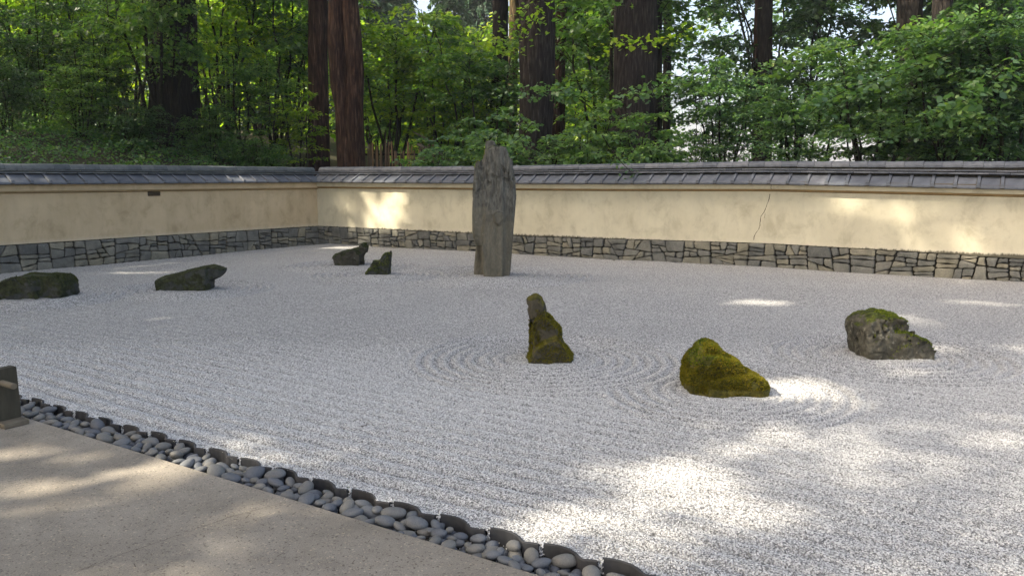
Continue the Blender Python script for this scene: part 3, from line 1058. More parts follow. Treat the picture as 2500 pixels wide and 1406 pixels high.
def build_rock(name, label, base, hulls, mat, voxel=.02, amp=.02, nsc=5.0, stretch=(1, 1, 1), smooth=2, ridged=0, seed=0, tz=.45, shrink=1.0, calm=0):
    """base: photo pixel of the front foot; hulls: [(outline pixels, depth offset of the middle plane, depth, front taper, back taper)]"""
    rnd = random.Random(seed)
    g = at_z(*base)
    root = Vector((g.x, g.y, 0))
    bm = bmesh.new()
    for poly, off, dep, tf, tb in hulls:
        pts = []
        ym = g.y + off
        mid = [at_y(px, py, ym) for px, py in poly]
        cz = sum((p.z for p in mid)) / len(mid); cx = sum((p.x for p in mid)) / len(mid)
        low = min(p.z for p in mid)
        mid = [Vector((cx + (p.x - cx) * shrink, p.y, p.z * (shrink if p.z > .1 else 1))) for p in mid]
        for p in mid:
            pts.append(p)
            for sgn, tp in ((-1, tf), (1, tb)):
                q = Vector((cx + (p.x - cx) * tp * rnd.uniform(.93, 1.05), ym + sgn * dep / 2 * rnd.uniform(.85, 1.05), p.z if p.z < .10 else cz + (p.z - cz) * (1 - (1 - tp) * tz) * rnd.uniform(.97, 1.02)))
                pts.append(q)
        if low < .10: pts += [Vector((p.x, p.y, -.12)) for p in pts if p.z < .10]
        hull_into(bm, [p - root for p in pts])
    me = bpy.data.meshes.new(name); bm.to_mesh(me); bm.free()
    tmp = bpy.data.objects.new('tmp', me); COL.objects.link(tmp)
    rm_ = tmp.modifiers.new('r', 'REMESH'); rm_.mode = 'VOXEL'; rm_.voxel_size = voxel; rm_.use_smooth_shade = False
    sm = tmp.modifiers.new('s', 'SMOOTH'); sm.factor = .5; sm.iterations = smooth
    dg = bpy.context.evaluated_depsgraph_get()
    me2 = bpy.data.meshes.new_from_object(tmp.evaluated_get(dg))
    bpy.data.objects.remove(tmp)
    me2.name = name
    off = Vector((seed * 3.7, seed * 1.3, 0))
    for v in me2.vertices:
        q = Vector((v.co.x * stretch[0], v.co.y * stretch[1], v.co.z * stretch[2])) * nsc + off
        n = v.normal
        cf = 1.0
        if calm: cf = min(max((v.co.z + .25 * noise.noise(v.co * 2.5) - calm) / .3, 0), 1) * .75 + .25
        d = noise.fractal(q, 1.0, 2.1, 4) * amp
        if ridged:
            r = abs(noise.noise(q * 1.7)); d -= ridged * max(0, .16 - r) / .16
            r2 = abs(noise.noise(q * .8 + Vector((5, 5, 5)))); d -= ridged * 1.3 * max(0, .07 - r2) / .07
        # faceting: snap part of the relief to steps
        d += amp * .8 * (round(noise.noise(q * .45) * 4) / 4)
        if calm:
            tk = 1 - .8 * min(max((v.co.z - 1.8) / .25, 0), 1)
            d *= tk
            d = d * cf + (1 - cf) * .010 * (round(noise.noise(Vector((v.co.x * 5, v.co.y * 5, v.co.z * .5))) * 3) / 3)
            if cf > .6: d -= tk * .022 * max(0, noise.noise(Vector((v.co.x * 13, v.co.y * 13, v.co.z * 5))) - .25) / .3
        v.co = v.co + n * d
    me2.materials.clear(); me2.materials.append(mat)
    me2.polygons.foreach_set('use_smooth', [True] * len(me2.polygons))
    me2.update()
    o = link(name, me2, None, root)
    tag(o, label, 'rock', 'rocks set in the raked gravel')
    return o


def moss_on(rock, n, mat, size, cond, seed=0):
    """thousands of tiny moss blades on the rock's surface where cond(point, normal)"""
    rs = np.random.RandomState(seed)
    me = rock.data
    me.calc_loop_triangles()
    nt_ = len(me.loop_triangles)
    tri = np.zeros(nt_ * 3, np.int32); me.loop_triangles.foreach_get('vertices', tri); tri = tri.reshape(-1, 3)
    co = np.zeros(len(me.vertices) * 3, np.float32); me.vertices.foreach_get('co', co); co = co.reshape(-1, 3)
    a, b, c = co[tri[:, 0]], co[tri[:, 1]], co[tri[:, 2]]
    nn = np.cross(b - a, c - a); ar = np.linalg.norm(nn, axis=1); nn = nn / np.maximum(ar[:, None], 1e-9)
    pick = rs.choice(nt_, n * 2, p=ar / ar.sum())
    u, v = rs.rand(n * 2, 1), rs.rand(n * 2, 1)
    fl = (u + v) > 1; u = np.where(fl, 1 - u, u); v = np.where(fl, 1 - v, v)
    P = a[pick] + (b - a)[pick] * u + (c - a)[pick] * v
    N = nn[pick]
    ok = np.array([cond(Vector(p), m) and p[2] > .01 for p, m in zip(P.tolist(), N)])
    P, N = P[ok][:n], N[ok][:n]
    k = len(P)
    D = N + rs.normal(0, .45, (k, 3)); D /= np.linalg.norm(D, axis=1)[:, None]
    T = np.cross(D, rs.normal(0, 1, (k, 3))); T /= np.linalg.norm(T, axis=1)[:, None]
    s = (size * rs.uniform(.5, 1.3, (k, 1)))
    V = np.stack([P - T * s * .35, P + T * s * .35, P + D * s], 1)
    o = link('moss', uniform_mesh('moss', V, 3, mat), rock)
    tag(o, kind='stuff')
    return o


boulder = build_rock('rock', 'long low dark boulder, mossy on top, nearest the ochre wall and the frame edge', (95, 730), [
    ([(8, 728), (6, 705), (14, 690), (34, 678), (62, 669), (100, 670), (122, 675), (128, 728)], .22, .62, .82, .75),
    ([(90, 727), (95, 670), (150, 672), (176, 681), (181, 695), (179, 712), (168, 720), (130, 726)], .25, .5, .8, .75),
    ([(14, 688), (18, 682), (28, 684), (24, 694)], .2, .12, .8, .8),
], M['rock_dark'], .018, .032, 5, smooth=1, seed=1)
seal = build_rock('rock', 'low dark rock like a resting seal with raised head, before the ochre wall', (465, 708), [
    ([(386, 682), (395, 677), (430, 671), (470, 656), (500, 700), (500, 706), (395, 710), (388, 697)], .15, .42, .8, .75),
    ([(455, 660), (480, 654), (505, 649), (518, 650), (520, 685), (514, 704), (470, 706)], .15, .42, .8, .75),
    ([(500, 652), (512, 647), (535, 648), (543, 653), (549, 656), (550, 663), (541, 676), (522, 683), (500, 688)], .15, .30, .85, .85),
], M['rock_dark'], .016, .018, 5, smooth=1, ridged=.006, seed=2)
ragged = build_rock('rock', 'ragged brownish rock rearing up to the right, near the corner of the walls', (862, 650), [
    ([(812, 629), (826, 617), (844, 611), (862, 612), (868, 640), (830, 647), (822, 638)], .2, .4, .75, .7),
    ([(826, 650), (826, 632), (845, 612), (870, 606), (885, 615), (890, 628), (882, 636), (880, 650)], .2, .5, .8, .75),
    ([(868, 610), (876, 600), (884, 593), (893, 593), (901, 605), (898, 613), (888, 626), (872, 624)], .2, .3, .8, .8),
    ([(884, 633), (889, 632), (890, 637), (885, 638)], .2, .08, .8, .8),
], M['rock_brown'], .018, .038, 6, smooth=1, ridged=.010, seed=3)
wedge = build_rock('rock', 'small pointed rock with green moss on its slope, beside the ragged one', (930, 671), [
    ([(886, 672), (900, 655), (922, 645), (935, 672)], .15, .38, .8, .75),
    ([(906, 644), (910, 635), (930, 635), (935, 660), (905, 660)], .16, .3, .8, .75),
    ([(918, 672), (925, 640), (932, 625), (944, 615), (955, 614), (957, 622), (955, 650), (950, 671)], .15, .32, .78, .75),
], M['rock_dark'], .016, .024, 6, smooth=1, ridged=.006, seed=4)
stand = build_rock('standing_stone', 'tall grey standing stone like a petrified trunk, towering before the cream wall', (1212, 675), [
    # central mass
    ([(1178, 675), (1176, 560), (1172, 480), (1174, 400), (1186, 366), (1208, 358), (1226, 358), (1234, 366), (1240, 520), (1236, 675)], .28, .56, .72, .75),
    # front slab with its step
    ([(1182, 675), (1176, 610), (1176, 540), (1184, 522), (1205, 516), (1214, 560), (1214, 676)], .18, .40, .86, .8),
    ([(1200, 420), (1203, 358), (1222, 356), (1234, 359), (1241, 372), (1247, 402), (1244, 440)], .26, .42, .92, .9),
    # right flank
    ([(1212, 674), (1214, 560), (1226, 430), (1230, 372), (1250, 392), (1253, 412), (1259, 450), (1260, 478), (1257, 520), (1252, 568), (1247, 620), (1244, 673)], .34, .46, .76, .75),
    # left slab that stops short above the ground
    ([(1175, 600), (1159, 596), (1153, 567), (1153, 510), (1156, 452), (1159, 414), (1163, 394), (1174, 393), (1180, 420), (1180, 596)], .20, .36, .9, .75),
    ([(1180, 675), (1155, 673), (1159, 636), (1163, 590), (1182, 585)], .42, .26, .85, .75),
    # broken block on the top
    ([(1183, 385), (1184, 362), (1186, 346), (1190, 343), (1206, 344), (1210, 350), (1210, 385)], .26, .34, .97, .9),
    # chip on the face
    ([(1207, 540), (1204, 524), (1212, 516), (1231, 519), (1233, 534), (1217, 551)], .02, .20, .92, .9),
], M['standing'], .020, .020, 3.0, (3.2, 3.2, .75), 0, ridged=.030, seed=5, tz=.03, calm=1.25)
stand['label'] = 'tall grey standing stone like a petrified trunk, towering before the cream wall'
stand['category'] = 'standing stone'
tall = build_rock('rock', 'upright bell-shaped mossy rock with a narrow neck, amid raked rings', (1338, 884), [
    ([(1278, 882), (1284, 866), (1295, 840), (1330, 820), (1364, 812), (1380, 835), (1396, 860), (1402, 876), (1385, 884), (1330, 886)], .20, .44, .80, .72),
    ([(1290, 850), (1290, 790), (1296, 768), (1335, 765), (1352, 780), (1368, 800), (1372, 850)], .20, .32, .75, .75),
    ([(1285, 745), (1287, 728), (1296, 719), (1310, 717), (1322, 724), (1332, 745), (1338, 768), (1335, 800), (1292, 800), (1290, 765)], .19, .24, .75, .75),
], M['rock_tall'], .014, .022, 6, smooth=1, ridged=.010, seed=6)
golden = build_rock('rock', 'golden moss covered rock sloping down to the right, nearest to the camera', (1775, 964), [
    ([(1668, 898), (1666, 878), (1674, 862), (1696, 850), (1750, 855), (1788, 865), (1808, 878), (1813, 886), (1812, 895), (1800, 930), (1740, 950), (1700, 943), (1678, 922)], .28, .50, .86, .74),
    ([(1690, 945), (1700, 915), (1760, 905), (1822, 899), (1850, 911), (1866, 928), (1874, 948), (1870, 960), (1820, 967), (1775, 966), (1720, 957)], .18, .44, .86, .75),
    ([(1690, 856), (1700, 838), (1716, 830), (1736, 829), (1754, 836), (1759, 846), (1750, 860)], .3, .34, .85, .85),
    ([(1668, 900), (1700, 900), (1720, 950), (1700, 948), (1676, 925)], .2, .3, .85, .8),
], M['rock_moss'], .014, .020, 6, smooth=1, seed=7, shrink=.955)
spotted = build_rock('rock', 'pale spotted block of rock with bright moss on its two steps, standing farthest right', (2190, 878), [
    ([(2088, 846), (2082, 800), (2096, 790), (2160, 790), (2205, 800), (2252, 818), (2262, 828), (2262, 850), (2256, 884), (2190, 876), (2130, 862)], .22, .52, .93, .8),
    ([(2082, 800), (2079, 787), (2094, 768), (2115, 758), (2150, 757), (2160, 762), (2162, 845), (2095, 845)], .22, .54, .92, .8),
    ([(2120, 835), (2120, 758), (2150, 754), (2186, 762), (2203, 778), (2206, 792), (2190, 830)], .32, .44, .78, .8),
], M['rock_spotted'], .014, .030, 6, smooth=1, ridged=.014, seed=8, shrink=.94)


def nz(p, sc, o=0): return noise.fractal(p * sc + Vector((o, 0, 0)), 1, 2, 3)


moss_on(golden, 9000, M['moss_green'], .015, lambda p, n: p.z > .24 + .08 * nz(p, 4) and n[2] > -.2, 11)
moss_on(golden, 24000, M['moss_tuft'], .016, lambda p, n: n[2] > -.5 and (p.z > .05 or nz(p, 6) > 0) and nz(p, 5, 3) > -.28, 1)
moss_on(tall, 17000, M['moss_tuft'], .012, lambda p, n: n[2] > -.6 and nz(p, 6, 2) + (.24 - p.z) * 2.2 > -.12, 2)
moss_on(spotted, 20000, M['moss_green'], .013, lambda p, n: n[2] > .45 and p.x > -.10 + .12 * nz(p, 8), 3)
moss_on(wedge, 5000, M['moss_green'], .014, lambda p, n: n[2] > .1 and nz(p, 7) > -.05 and p.x < .16, 4)
moss_on(boulder, 9000, M['moss_dull'], .014, lambda p, n: n[2] > .25 and nz(p, 5) > -.25, 5)
moss_on(seal, 4000, M['moss_dull'], .011, lambda p, n: n[2] > .5 and nz(p, 5) > 0, 6)
moss_on(ragged, 6000, M['moss_dull'], .013, lambda p, n: n[2] > .2 and nz(p, 6) > -.1, 7)
moss_on(stand, 3500, M['moss_green'], .022, lambda p, n: p.z > 1.85 and p.x < -.05 and nz(p, 4, 1) > -.1 and p.x < -.14 + .06 * nz(p, 9), 8)

# fallen scraps of leaf on the gravel
for k, (px, py, lb) in enumerate(((1499, 636, 'small dead leaf on the gravel at the foot of the cream wall'), (889, 1045, 'tiny twig lying on the open gravel between rocks and pebble border'))):
    p = at_z(px, py)
    z = float(ripple(np.array([p.x]), np.array([p.y]))[0])
    w = .055 if k == 0 else .03
    me = mesh_from('fallen_leaf', [(-w, 0, .012), (-w * .2, -.022, .026), (w, 0, .008), (w * .1, .024, .02), (-w * .2, -.02, .022)], [(0, 1, 2, 3)], M['eave'])
    if k:
        me = box_mesh('twig', -.022, .022, -.002, .002, .008, .013, .001); me.materials.append(M['eave'])
    o = link('fallen_leaf' if k == 0 else 'twig', me, None, (p.x, p.y, z), (0, 0, .5))
    tag(o, lb, 'leaf' if k == 0 else 'twig')

# fallen needles and grit, sparse, on gravel and path
def litter(name, label, n, area, mat, seed):
    rs = np.random.RandomState(seed)
    out = []
    while len(out) < n:
        x, y = area(rs)
        a = rs.uniform(0, 6.28); L_ = rs.uniform(.006, .022); w = .0016
        v = (x - B0.x) * BN.x + (y - B0.y) * BN.y
        if EDGE_V < v < .02: continue
        z = .003 if v <= EDGE_V else float(ripple(np.array([x]), np.array([y]))[0]) + .009
        c, s_ = math.cos(a), math.sin(a)
        out.append([(x - c * L_ + s_ * w, y - s_ * L_ - c * w, z), (x + c * L_ + s_ * w, y + s_ * L_ - c * w, z + .002), (x + c * L_ - s_ * w, y + s_ * L_ + c * w, z + .002), (x - c * L_ - s_ * w, y - s_ * L_ + c * w, z)])
    tag(link(name, uniform_mesh(name, np.array(out), 4, mat)), label, 'litter', kind='stuff')
litter('fallen_needles', 'sparse brown needles and grit fallen on gravel and path', 420, lambda rs: (rs.uniform(-4, 5), rs.uniform(2.6, 9)), M['eave'], 5)

# ------------------------------------------------------------------ wooden stand with a peg at the path's edge
pb = at_z(38, 1046)
stand_e = empty('wooden_stand', (pb.x, pb.y, 0), 0)
tag(stand_e, 'weathered wooden stand with a round peg, on the concrete path at the frame edge', 'stand')
def solid(name, front, y0, y1, mat, parent, bev=.008):
    """front: outline in (x, z); extruded from y0 to y1"""
    bm = bmesh.new()
    f = [bm.verts.new((x, y0, z)) for x, z in front]
    b = [bm.verts.new((x, y1, z)) for x, z in front]
    bm.faces.new(f); bm.faces.new(b[::-1])
    n = len(front)
    for i in range(n): bm.faces.new((f[i], b[i], b[(i + 1) % n], f[(i + 1) % n]))
    bmesh.ops.recalc_face_normals(bm, faces=bm.faces)
    bmesh.ops.bevel(bm, geom=bm.edges[:], offset=bev, segments=2, affect='EDGES')
    me = bpy.data.meshes.new(name); bm.to_mesh(me); bm.free()
    me.materials.append(mat)
    return link(name, me, parent)
sc_ = at_z(11, 1049)
stand_e.location = (sc_.x, sc_.y, 0)
stand_e.rotation_euler = (0, 0, math.atan2(BU.y, BU.x))
f = link('foot', box_mesh('foot', -.40, 0, 0, .167, 0, .036, .006), stand_e); f.data.materials.append(M['post_light'])
bm = bmesh.new()
prof = [(0.0, .036), (.165, .036), (.158, .392), (.150, .40), (.02, .392), (.008, .385)]
fr = [bm.verts.new((-.10, y, z)) for y, z in prof]; bk = [bm.verts.new((-.17, y, z)) for y, z in prof]
bm.faces.new(fr); bm.faces.new(bk[::-1])
for i in range(len(prof)): bm.faces.new((fr[i], bk[i], bk[(i + 1) % 6], fr[(i + 1) % 6]))
bmesh.ops.recalc_face_normals(bm, faces=bm.faces)
bmesh.ops.bevel(bm, geom=bm.edges[:], offset=.004, segments=2, affect='EDGES')
me = bpy.data.meshes.new('post'); bm.to_mesh(me); bm.free(); me.materials.append(M['post'])
link('post', me, stand_e)
bm = bmesh.new()
bmesh.ops.create_cone(bm, cap_ends=True, segments=20, radius1=.021, radius2=.021, depth=.5, matrix=Matrix.Translation((-.185, .055, .30)) @ Matrix.Rotation(math.pi / 2, 4, 'Y'))
bmesh.ops.bevel(bm, geom=[e for e in bm.edges if len([f for f in e.link_faces if len(f.verts) > 4]) > 0], offset=.003, segments=1, affect='EDGES')
me = bpy.data.meshes.new('peg'); bm.to_mesh(me); bm.free(); me.materials.append(M['post_light'])
for p_ in me.polygons: p_.use_smooth = len(p_.vertices) < 6
link('peg', me, stand_e)

# ------------------------------------------------------------------ woodland: generators
OVATE = (np.array([(0, 0, 0), (.28, -.30, .05), (.68, -.24, .04), (1, 0, -.10), (.68, .24, .04), (.28, .30, .05)]), [(0, 1, 2, 3), (0, 3, 4, 5)])
ROUND = (np.array([(0, 0, 0), (.20, -.40, .06), (.66, -.36, .05), (1, 0, -.08), (.66, .36, .05), (.20, .40, .06)]), [(0, 1, 2, 3), (0, 3, 4, 5)])
LOBED = (np.array([(0, 0, 0), (.12, -.42, .02), (.36, -.24, .05), (.62, -.46, .0), (.66, -.16, .05), (1, 0, -.10),
                   (.66, .16, .05), (.62, .46, .0), (.36, .24, .05), (.12, .42, .02)]), [(0, 1, 2, 3, 4, 5), (0, 5, 6, 7, 8, 9)])
NEEDLE = (np.array([(0, 0, 0), (.3, -.16, .0), (.8, -.10, -.05), (1, 0, -.12), (.8, .10, -.05), (.3, .16, .0)]), [(0, 1, 2, 3), (0, 3, 4, 5)])
CLUMP = (np.array([(-.5, -.4, 0), (.1, -.5, .05), (.55, -.1, 0), (.3, .5, .08), (-.35, .4, 0), (-.1, 0, .1)]), [(0, 1, 2, 5), (5, 2, 3, 4)])


def leaf_mesh(name, P, D, size, mat, tpl, rs, roll=.5, smooth=False):
    """leaves at P pointing along D, lying roughly flat, rolled at random"""
    n = len(P)
    D = D / np.maximum(np.linalg.norm(D, axis=1)[:, None], 1e-9)
    up = np.tile(np.array([[0, 0, 1.0]]), (n, 1)) + rs.normal(0, roll, (n, 3))
    Sd = np.cross(up, D); Sd /= np.maximum(np.linalg.norm(Sd, axis=1)[:, None], 1e-9)
    U = np.cross(D, Sd)
    T, F_ = tpl
    V = (T[None, :, 0, None] * D[:, None] + T[None, :, 1, None] * Sd[:, None] + T[None, :, 2, None] * U[:, None]) * size[:, None, None] + P[:, None]
    k = len(T)
    fl = len(F_[0])
    me = bpy.data.meshes.new(name)
    me.vertices.add(n * k); me.vertices.foreach_set('co', V.reshape(-1).astype(np.float32))
    FF = (np.array(F_)[None] + (np.arange(n) * k)[:, None, None]).reshape(-1).astype(np.int32)
    nf = n * len(F_)
    me.loops.add(nf * fl); me.loops.foreach_set('vertex_index', FF)
    me.polygons.add(nf); me.polygons.foreach_set('loop_start', np.arange(0, nf * fl, fl, dtype=np.int32))
    me.polygons.foreach_set('loop_total', np.full(nf, fl, dtype=np.int32))
    me.update(calc_edges=True)
    me.materials.append(mat)
    return me


def tube_into(vs, fs, pts, rad, sides=6):
    b = len(vs)
    n = len(pts)
    for i, p in enumerate(pts):
        d = (pts[min(i + 1, n - 1)] - pts[max(i - 1, 0)]).normalized()
        a = d.cross(Vector((.3, 1, .1))).normalized()
        c = d.cross(a)
        r = rad[i] if hasattr(rad, '__len__') else rad
        for k in range(sides):
            th = 2 * math.pi * k / sides
            vs.append(p + (a * math.cos(th) + c * math.sin(th)) * r)
    for i in range(n - 1):
        for k in range(sides):
            k2 = (k + 1) % sides
            fs.append((b + i * sides + k, b + i * sides + k2, b + (i + 1) * sides + k2, b + (i + 1) * sides + k))
    fs.append(tuple(b + (n - 1) * sides + k for k in range(sides)))


def arch(p0, p1, rise, n=7, wob=.05, rnd=random):
    out = []
    for i in range(n + 1):
        t = i / n
        p = p0.lerp(p1, t)
        p.z += rise * math.sin(math.pi * t ** .8) * .5
        if 0 < i < n: p += Vector((rnd.uniform(-wob, wob), rnd.uniform(-wob, wob), rnd.uniform(-wob, wob)))
        out.append(p)
    return out


def layered_proto(seed, h, w, nst, nspray, per, ls, tpl, droop=.25, low=.12):
    """a many-stemmed understory tree or shrub with flat layered sprays: returns (stem mesh, leaf P, D, size)"""
    rnd = random.Random(seed); rs = np.random.RandomState(seed)
    vs, fs = [], []
    P, D, Sz = [], [], []
    tips = []
    for k in range(nst):
        a = 2 * math.pi * (k + rnd.random() * .8) / nst
        rr = w * rnd.uniform(.15, .6)
        top = Vector((math.cos(a) * rr, math.sin(a) * rr, h * rnd.uniform(.6, 1.0)))
        pts = arch(Vector((math.cos(a) * .08, math.sin(a) * .08, -.2)), top, .3 * h * rnd.uniform(0, .5), 8, .03 * h / 2, rnd)
        r0 = .010 * h * rnd.uniform(.6, 1.1)
        tube_into(vs, fs, pts, [r0 * (1 - .75 * i / 8) for i in range(9)], 6)
        tips.append(pts)
    for k in range(nspray):
        pts = tips[rnd.randrange(nst)]
        t = rnd.uniform(low, 1.0) ** .8
        i = min(int(t * 8), 7)
        b = pts[i].lerp(pts[i + 1], t * 8 - i)
        a = rnd.uniform(0, 2 * math.pi)
        ln = w * rnd.uniform(.25, .62) * (1.1 - .45 * max(0, t - .5) * 2)
        e = b + Vector((math.cos(a) * ln, math.sin(a) * ln, rnd.uniform(-.1, .28) * ln))
        br = arch(b, e, droop * ln, 5, .02, rnd)
        tube_into(vs, fs, br, [.0045 * (h / 3) * (1 - .7 * q / 5) + .0015 for q in range(6)], 4)
        dirv = (e - b).normalized(); sd = Vector((-dirv.y, dirv.x, 0))
        # leaves in a flat fan along the spray
        tt = rs.uniform(.15, 1.08, per)
        lat = rs.normal(0, .27, per) * ln * (1.05 - .45 * tt)
        base = np.array([list(br[min(int(x * 5), 5)]) for x in np.clip(tt, 0, 1)])
        fr_ = np.clip(tt * 5 - np.floor(np.clip(tt, 0, .999) * 5), 0, 1.4)[:, None]
        nx = np.array([list(br[min(int(x * 5) + 1, 5)]) for x in np.clip(tt, 0, 1)])
        pp = base + (nx - base) * np.minimum(fr_, 1) + lat[:, None] * np.array([list(sd)])
        pp[:, 2] += rs.normal(0, .035, per) - np.abs(lat) * .22
        dd = np.array([list(dirv)]) * rs.uniform(.2, 1, (per, 1)) + np.sign(lat)[:, None] * np.array([list(sd)]) * rs.uniform(.2, 1.0, (per, 1))
        dd[:, 2] += rs.normal(-.28, .28, per)
        P.append(pp); D.append(dd); Sz.append(ls * rs.uniform(.55, 1.25, per))
    P = np.concatenate(P); D = np.concatenate(D); Sz = np.concatenate(Sz)
    ok = P[:, 2] > .02
    return vs, fs, P[ok], D[ok], Sz[ok], rs


PROTO = {}


def make_proto(key, mats, stem_mat, seed, h, w, nst, nspray, per, ls, tpl, droop=.25, low=.12, roll=.4):
    vs, fs, P, D, Sz, rs = layered_proto(seed, h, w, nst, nspray, per, ls, tpl, droop, low)
    st = mesh_from(key + '_stems', vs, fs, M[stem_mat], True)
    first = leaf_mesh(key + '_foliage', P, D, Sz, M[mats[0]], tpl, rs, roll)
    PROTO[key] = [st, {mats[0]: first}, h]
    for m_ in mats[1:]:
        c = first.copy(); c.materials.clear(); c.materials.append(M[m_])
        PROTO[key][1][m_] = c


make_proto('hazel', ['leaf_hazel', 'leaf_bright', 'leaf_dark'], 'stem', 3, 3.3, 2.1, 8, 82, 56, .115, ROUND)
make_proto('hazel_fine', ['leaf_maple', 'leaf_bright', 'leaf_dark'], 'stem', 4, 3.4, 1.9, 8, 100, 70, .085, OVATE)
make_proto('maple', ['leaf_maple', 'leaf_bright', 'leaf_hazel', 'leaf_dark'], 'stem', 5, 5.4, 2.7, 7, 118, 72, .125, LOBED, .3, .3)
make_proto('maple_open', ['leaf_bright', 'leaf_maple', 'leaf_dark', 'leaf_hazel'], 'stem', 6, 6.2, 2.8, 5, 110, 60, .13, LOBED, .35, .35)
make_proto('sapling', ['leaf_maple', 'leaf_bright', 'leaf_dark'], 'stem', 8, 4.6, 1.5, 4, 60, 50, .11, OVATE, .25, .25)
make_proto('bush', ['leaf_dark', 'leaf_maple'], 'stem', 9, 1.9, 1.5, 11, 95, 60, .075, OVATE, .15, .05)


def plant(key, mat, x, y, scale, label, cat, group=None, z=None, rz=None, name='understory_tree', sz=1.0, lean=(0, 0)):
    st, fol, h = PROTO[key]
    e = empty(name, (x, y, (hill(x, y) if z is None else z) - .05), rnd_rot() if rz is None else rz)
    e.scale = (scale, scale, scale * sz)
    e.rotation_euler.x, e.rotation_euler.y = lean
    tag(e, label, cat, group)
    link('stems', st, e)
    link('foliage', fol[mat], e)
    return e


_rr = random.Random(21)
def rnd_rot(): return _rr.uniform(0, 6.28)


def X(px, y): return (px - 1250) / F * y * .995


# conifer crowns, far above and behind
def conifer_crown(seed, z0, z1, rmax, n, size, top=.15):
    rs = np.random.RandomState(seed)
    rnd = random.Random(seed)
    P, D, Sz = [], [], []
    vs, fs = [], []
    nb = int(n / 55)
    for k in range(nb):
        t = rnd.random() ** .85
        z = z0 + (z1 - z0) * t
        r = rmax * ((1 - t) * .85 + top) * rnd.uniform(.6, 1.1)
        a = rnd.uniform(0, 6.28)
        d = Vector((math.cos(a), math.sin(a), 0)); sd = Vector((-d.y, d.x, 0))
        b = Vector((0, 0, z))
        e = b + d * r + Vector((0, 0, -.30 * r + .1))
        br = arch(b, e, .35 * r, 4, .05, rnd)
        tube_into(vs, fs, br, [.035 * (1 - .8 * q / 4) + .006 for q in range(5)], 4)
        tt = rs.uniform(.2, 1.02, 55)
        lat = rs.normal(0, .2, 55) * r * (1.1 - .6 * tt)
        pp = np.array([list(b)]) + np.array([list(e - b)]) * tt[:, None] + lat[:, None] * np.array([list(sd)])
        pp[:, 2] += .17 * r * np.sin(np.pi * tt) - np.abs(lat) * .25 - rs.uniform(0, .28, 55)
        dd = np.array([list(d)]) * rs.uniform(0, 1, (55, 1)) + np.sign(lat)[:, None] * np.array([list(sd)]) * rs.uniform(.1, 1, (55, 1))
        dd[:, 2] -= rs.uniform(.1, 1.3, 55)
        P.append(pp); D.append(dd); Sz.append(size * rs.uniform(.5, 1.3, 55))
    return vs, fs, np.concatenate(P), np.concatenate(D), np.concatenate(Sz), rs


def conifer_proto(key, seed, z0, z1, rmax, n, size, tpl=NEEDLE, mats=('needle',), roll=.8):
    vs, fs, P, D, Sz, rs = conifer_crown(seed, z0, z1, rmax, n, size)
    fl = {}
    for m_ in mats: fl[m_] = leaf_mesh(key, P, D, Sz, M[m_], tpl, rs, roll)
    PROTO[key] = [mesh_from(key + '_branches', vs, fs, M['stem'], True), fl, z1]


conifer_proto('fir_low', 31, 1.0, 17, 3.6, 26000, .34)
conifer_proto('fir_high', 32, 10.5, 30, 4.2, 12000, .30)


# ------------------------------------------------------------------ tree trunks
def trunk_mesh(path_pts, radii, mat, seed, furrow=.05, sides=44, step=.13, flare=0.0, freq=5.0):
    """path_pts: list of Vector; radii at each; deep vertical furrows"""
    L_ = [0]
    for a, b in zip(path_pts, path_pts[1:]): L_.append(L_[-1] + (b - a).length)
    n = max(8, int(L_[-1] / step))
    vs, fs = [], []
    for i in range(n + 1):
        d = L_[-1] * i / n
        k = min(max([q for q in range(len(L_)) if L_[q] <= d]), len(L_) - 2)
        t = (d - L_[k]) / (L_[k + 1] - L_[k])
        t2 = t * t * (3 - 2 * t)
        c = path_pts[k].lerp(path_pts[k + 1], t)
        c.x = path_pts[k].x + (path_pts[k + 1].x - path_pts[k].x) * t2
        r = radii[k] + (radii[k + 1] - radii[k]) * t
        r *= 1 + flare * math.exp(-d / .55)
        for s in range(sides):
            th = 2 * math.pi * s / sides
            q = Vector((math.cos(th) * freq * .5, math.sin(th) * freq * .5, c.z * .33 + seed * 9))
            f1 = abs(noise.noise(q * 1.6)); f2 = noise.noise(q * 4)
            lob = noise.noise(Vector((math.cos(th) * .8, math.sin(th) * .8, c.z * .25 + seed)))
            rr = r * (1 + lob * .13 + flare * .25 * math.exp(-d / .7) * math.sin(5 * th + seed)) + furrow * (min(f1, .25) * 2 - .3) + furrow * .4 * f2
            vs.append((c.x + math.cos(th) * rr, c.y + math.sin(th) * rr, c.z))
    for i in range(n):
        for s in range(sides):
            s2 = (s + 1) % sides
            fs.append((i * sides + s, i * sides + s2, (i + 1) * sides + s2, (i + 1) * sides + s))
    return mesh_from('trunk', vs, fs, mat, True)


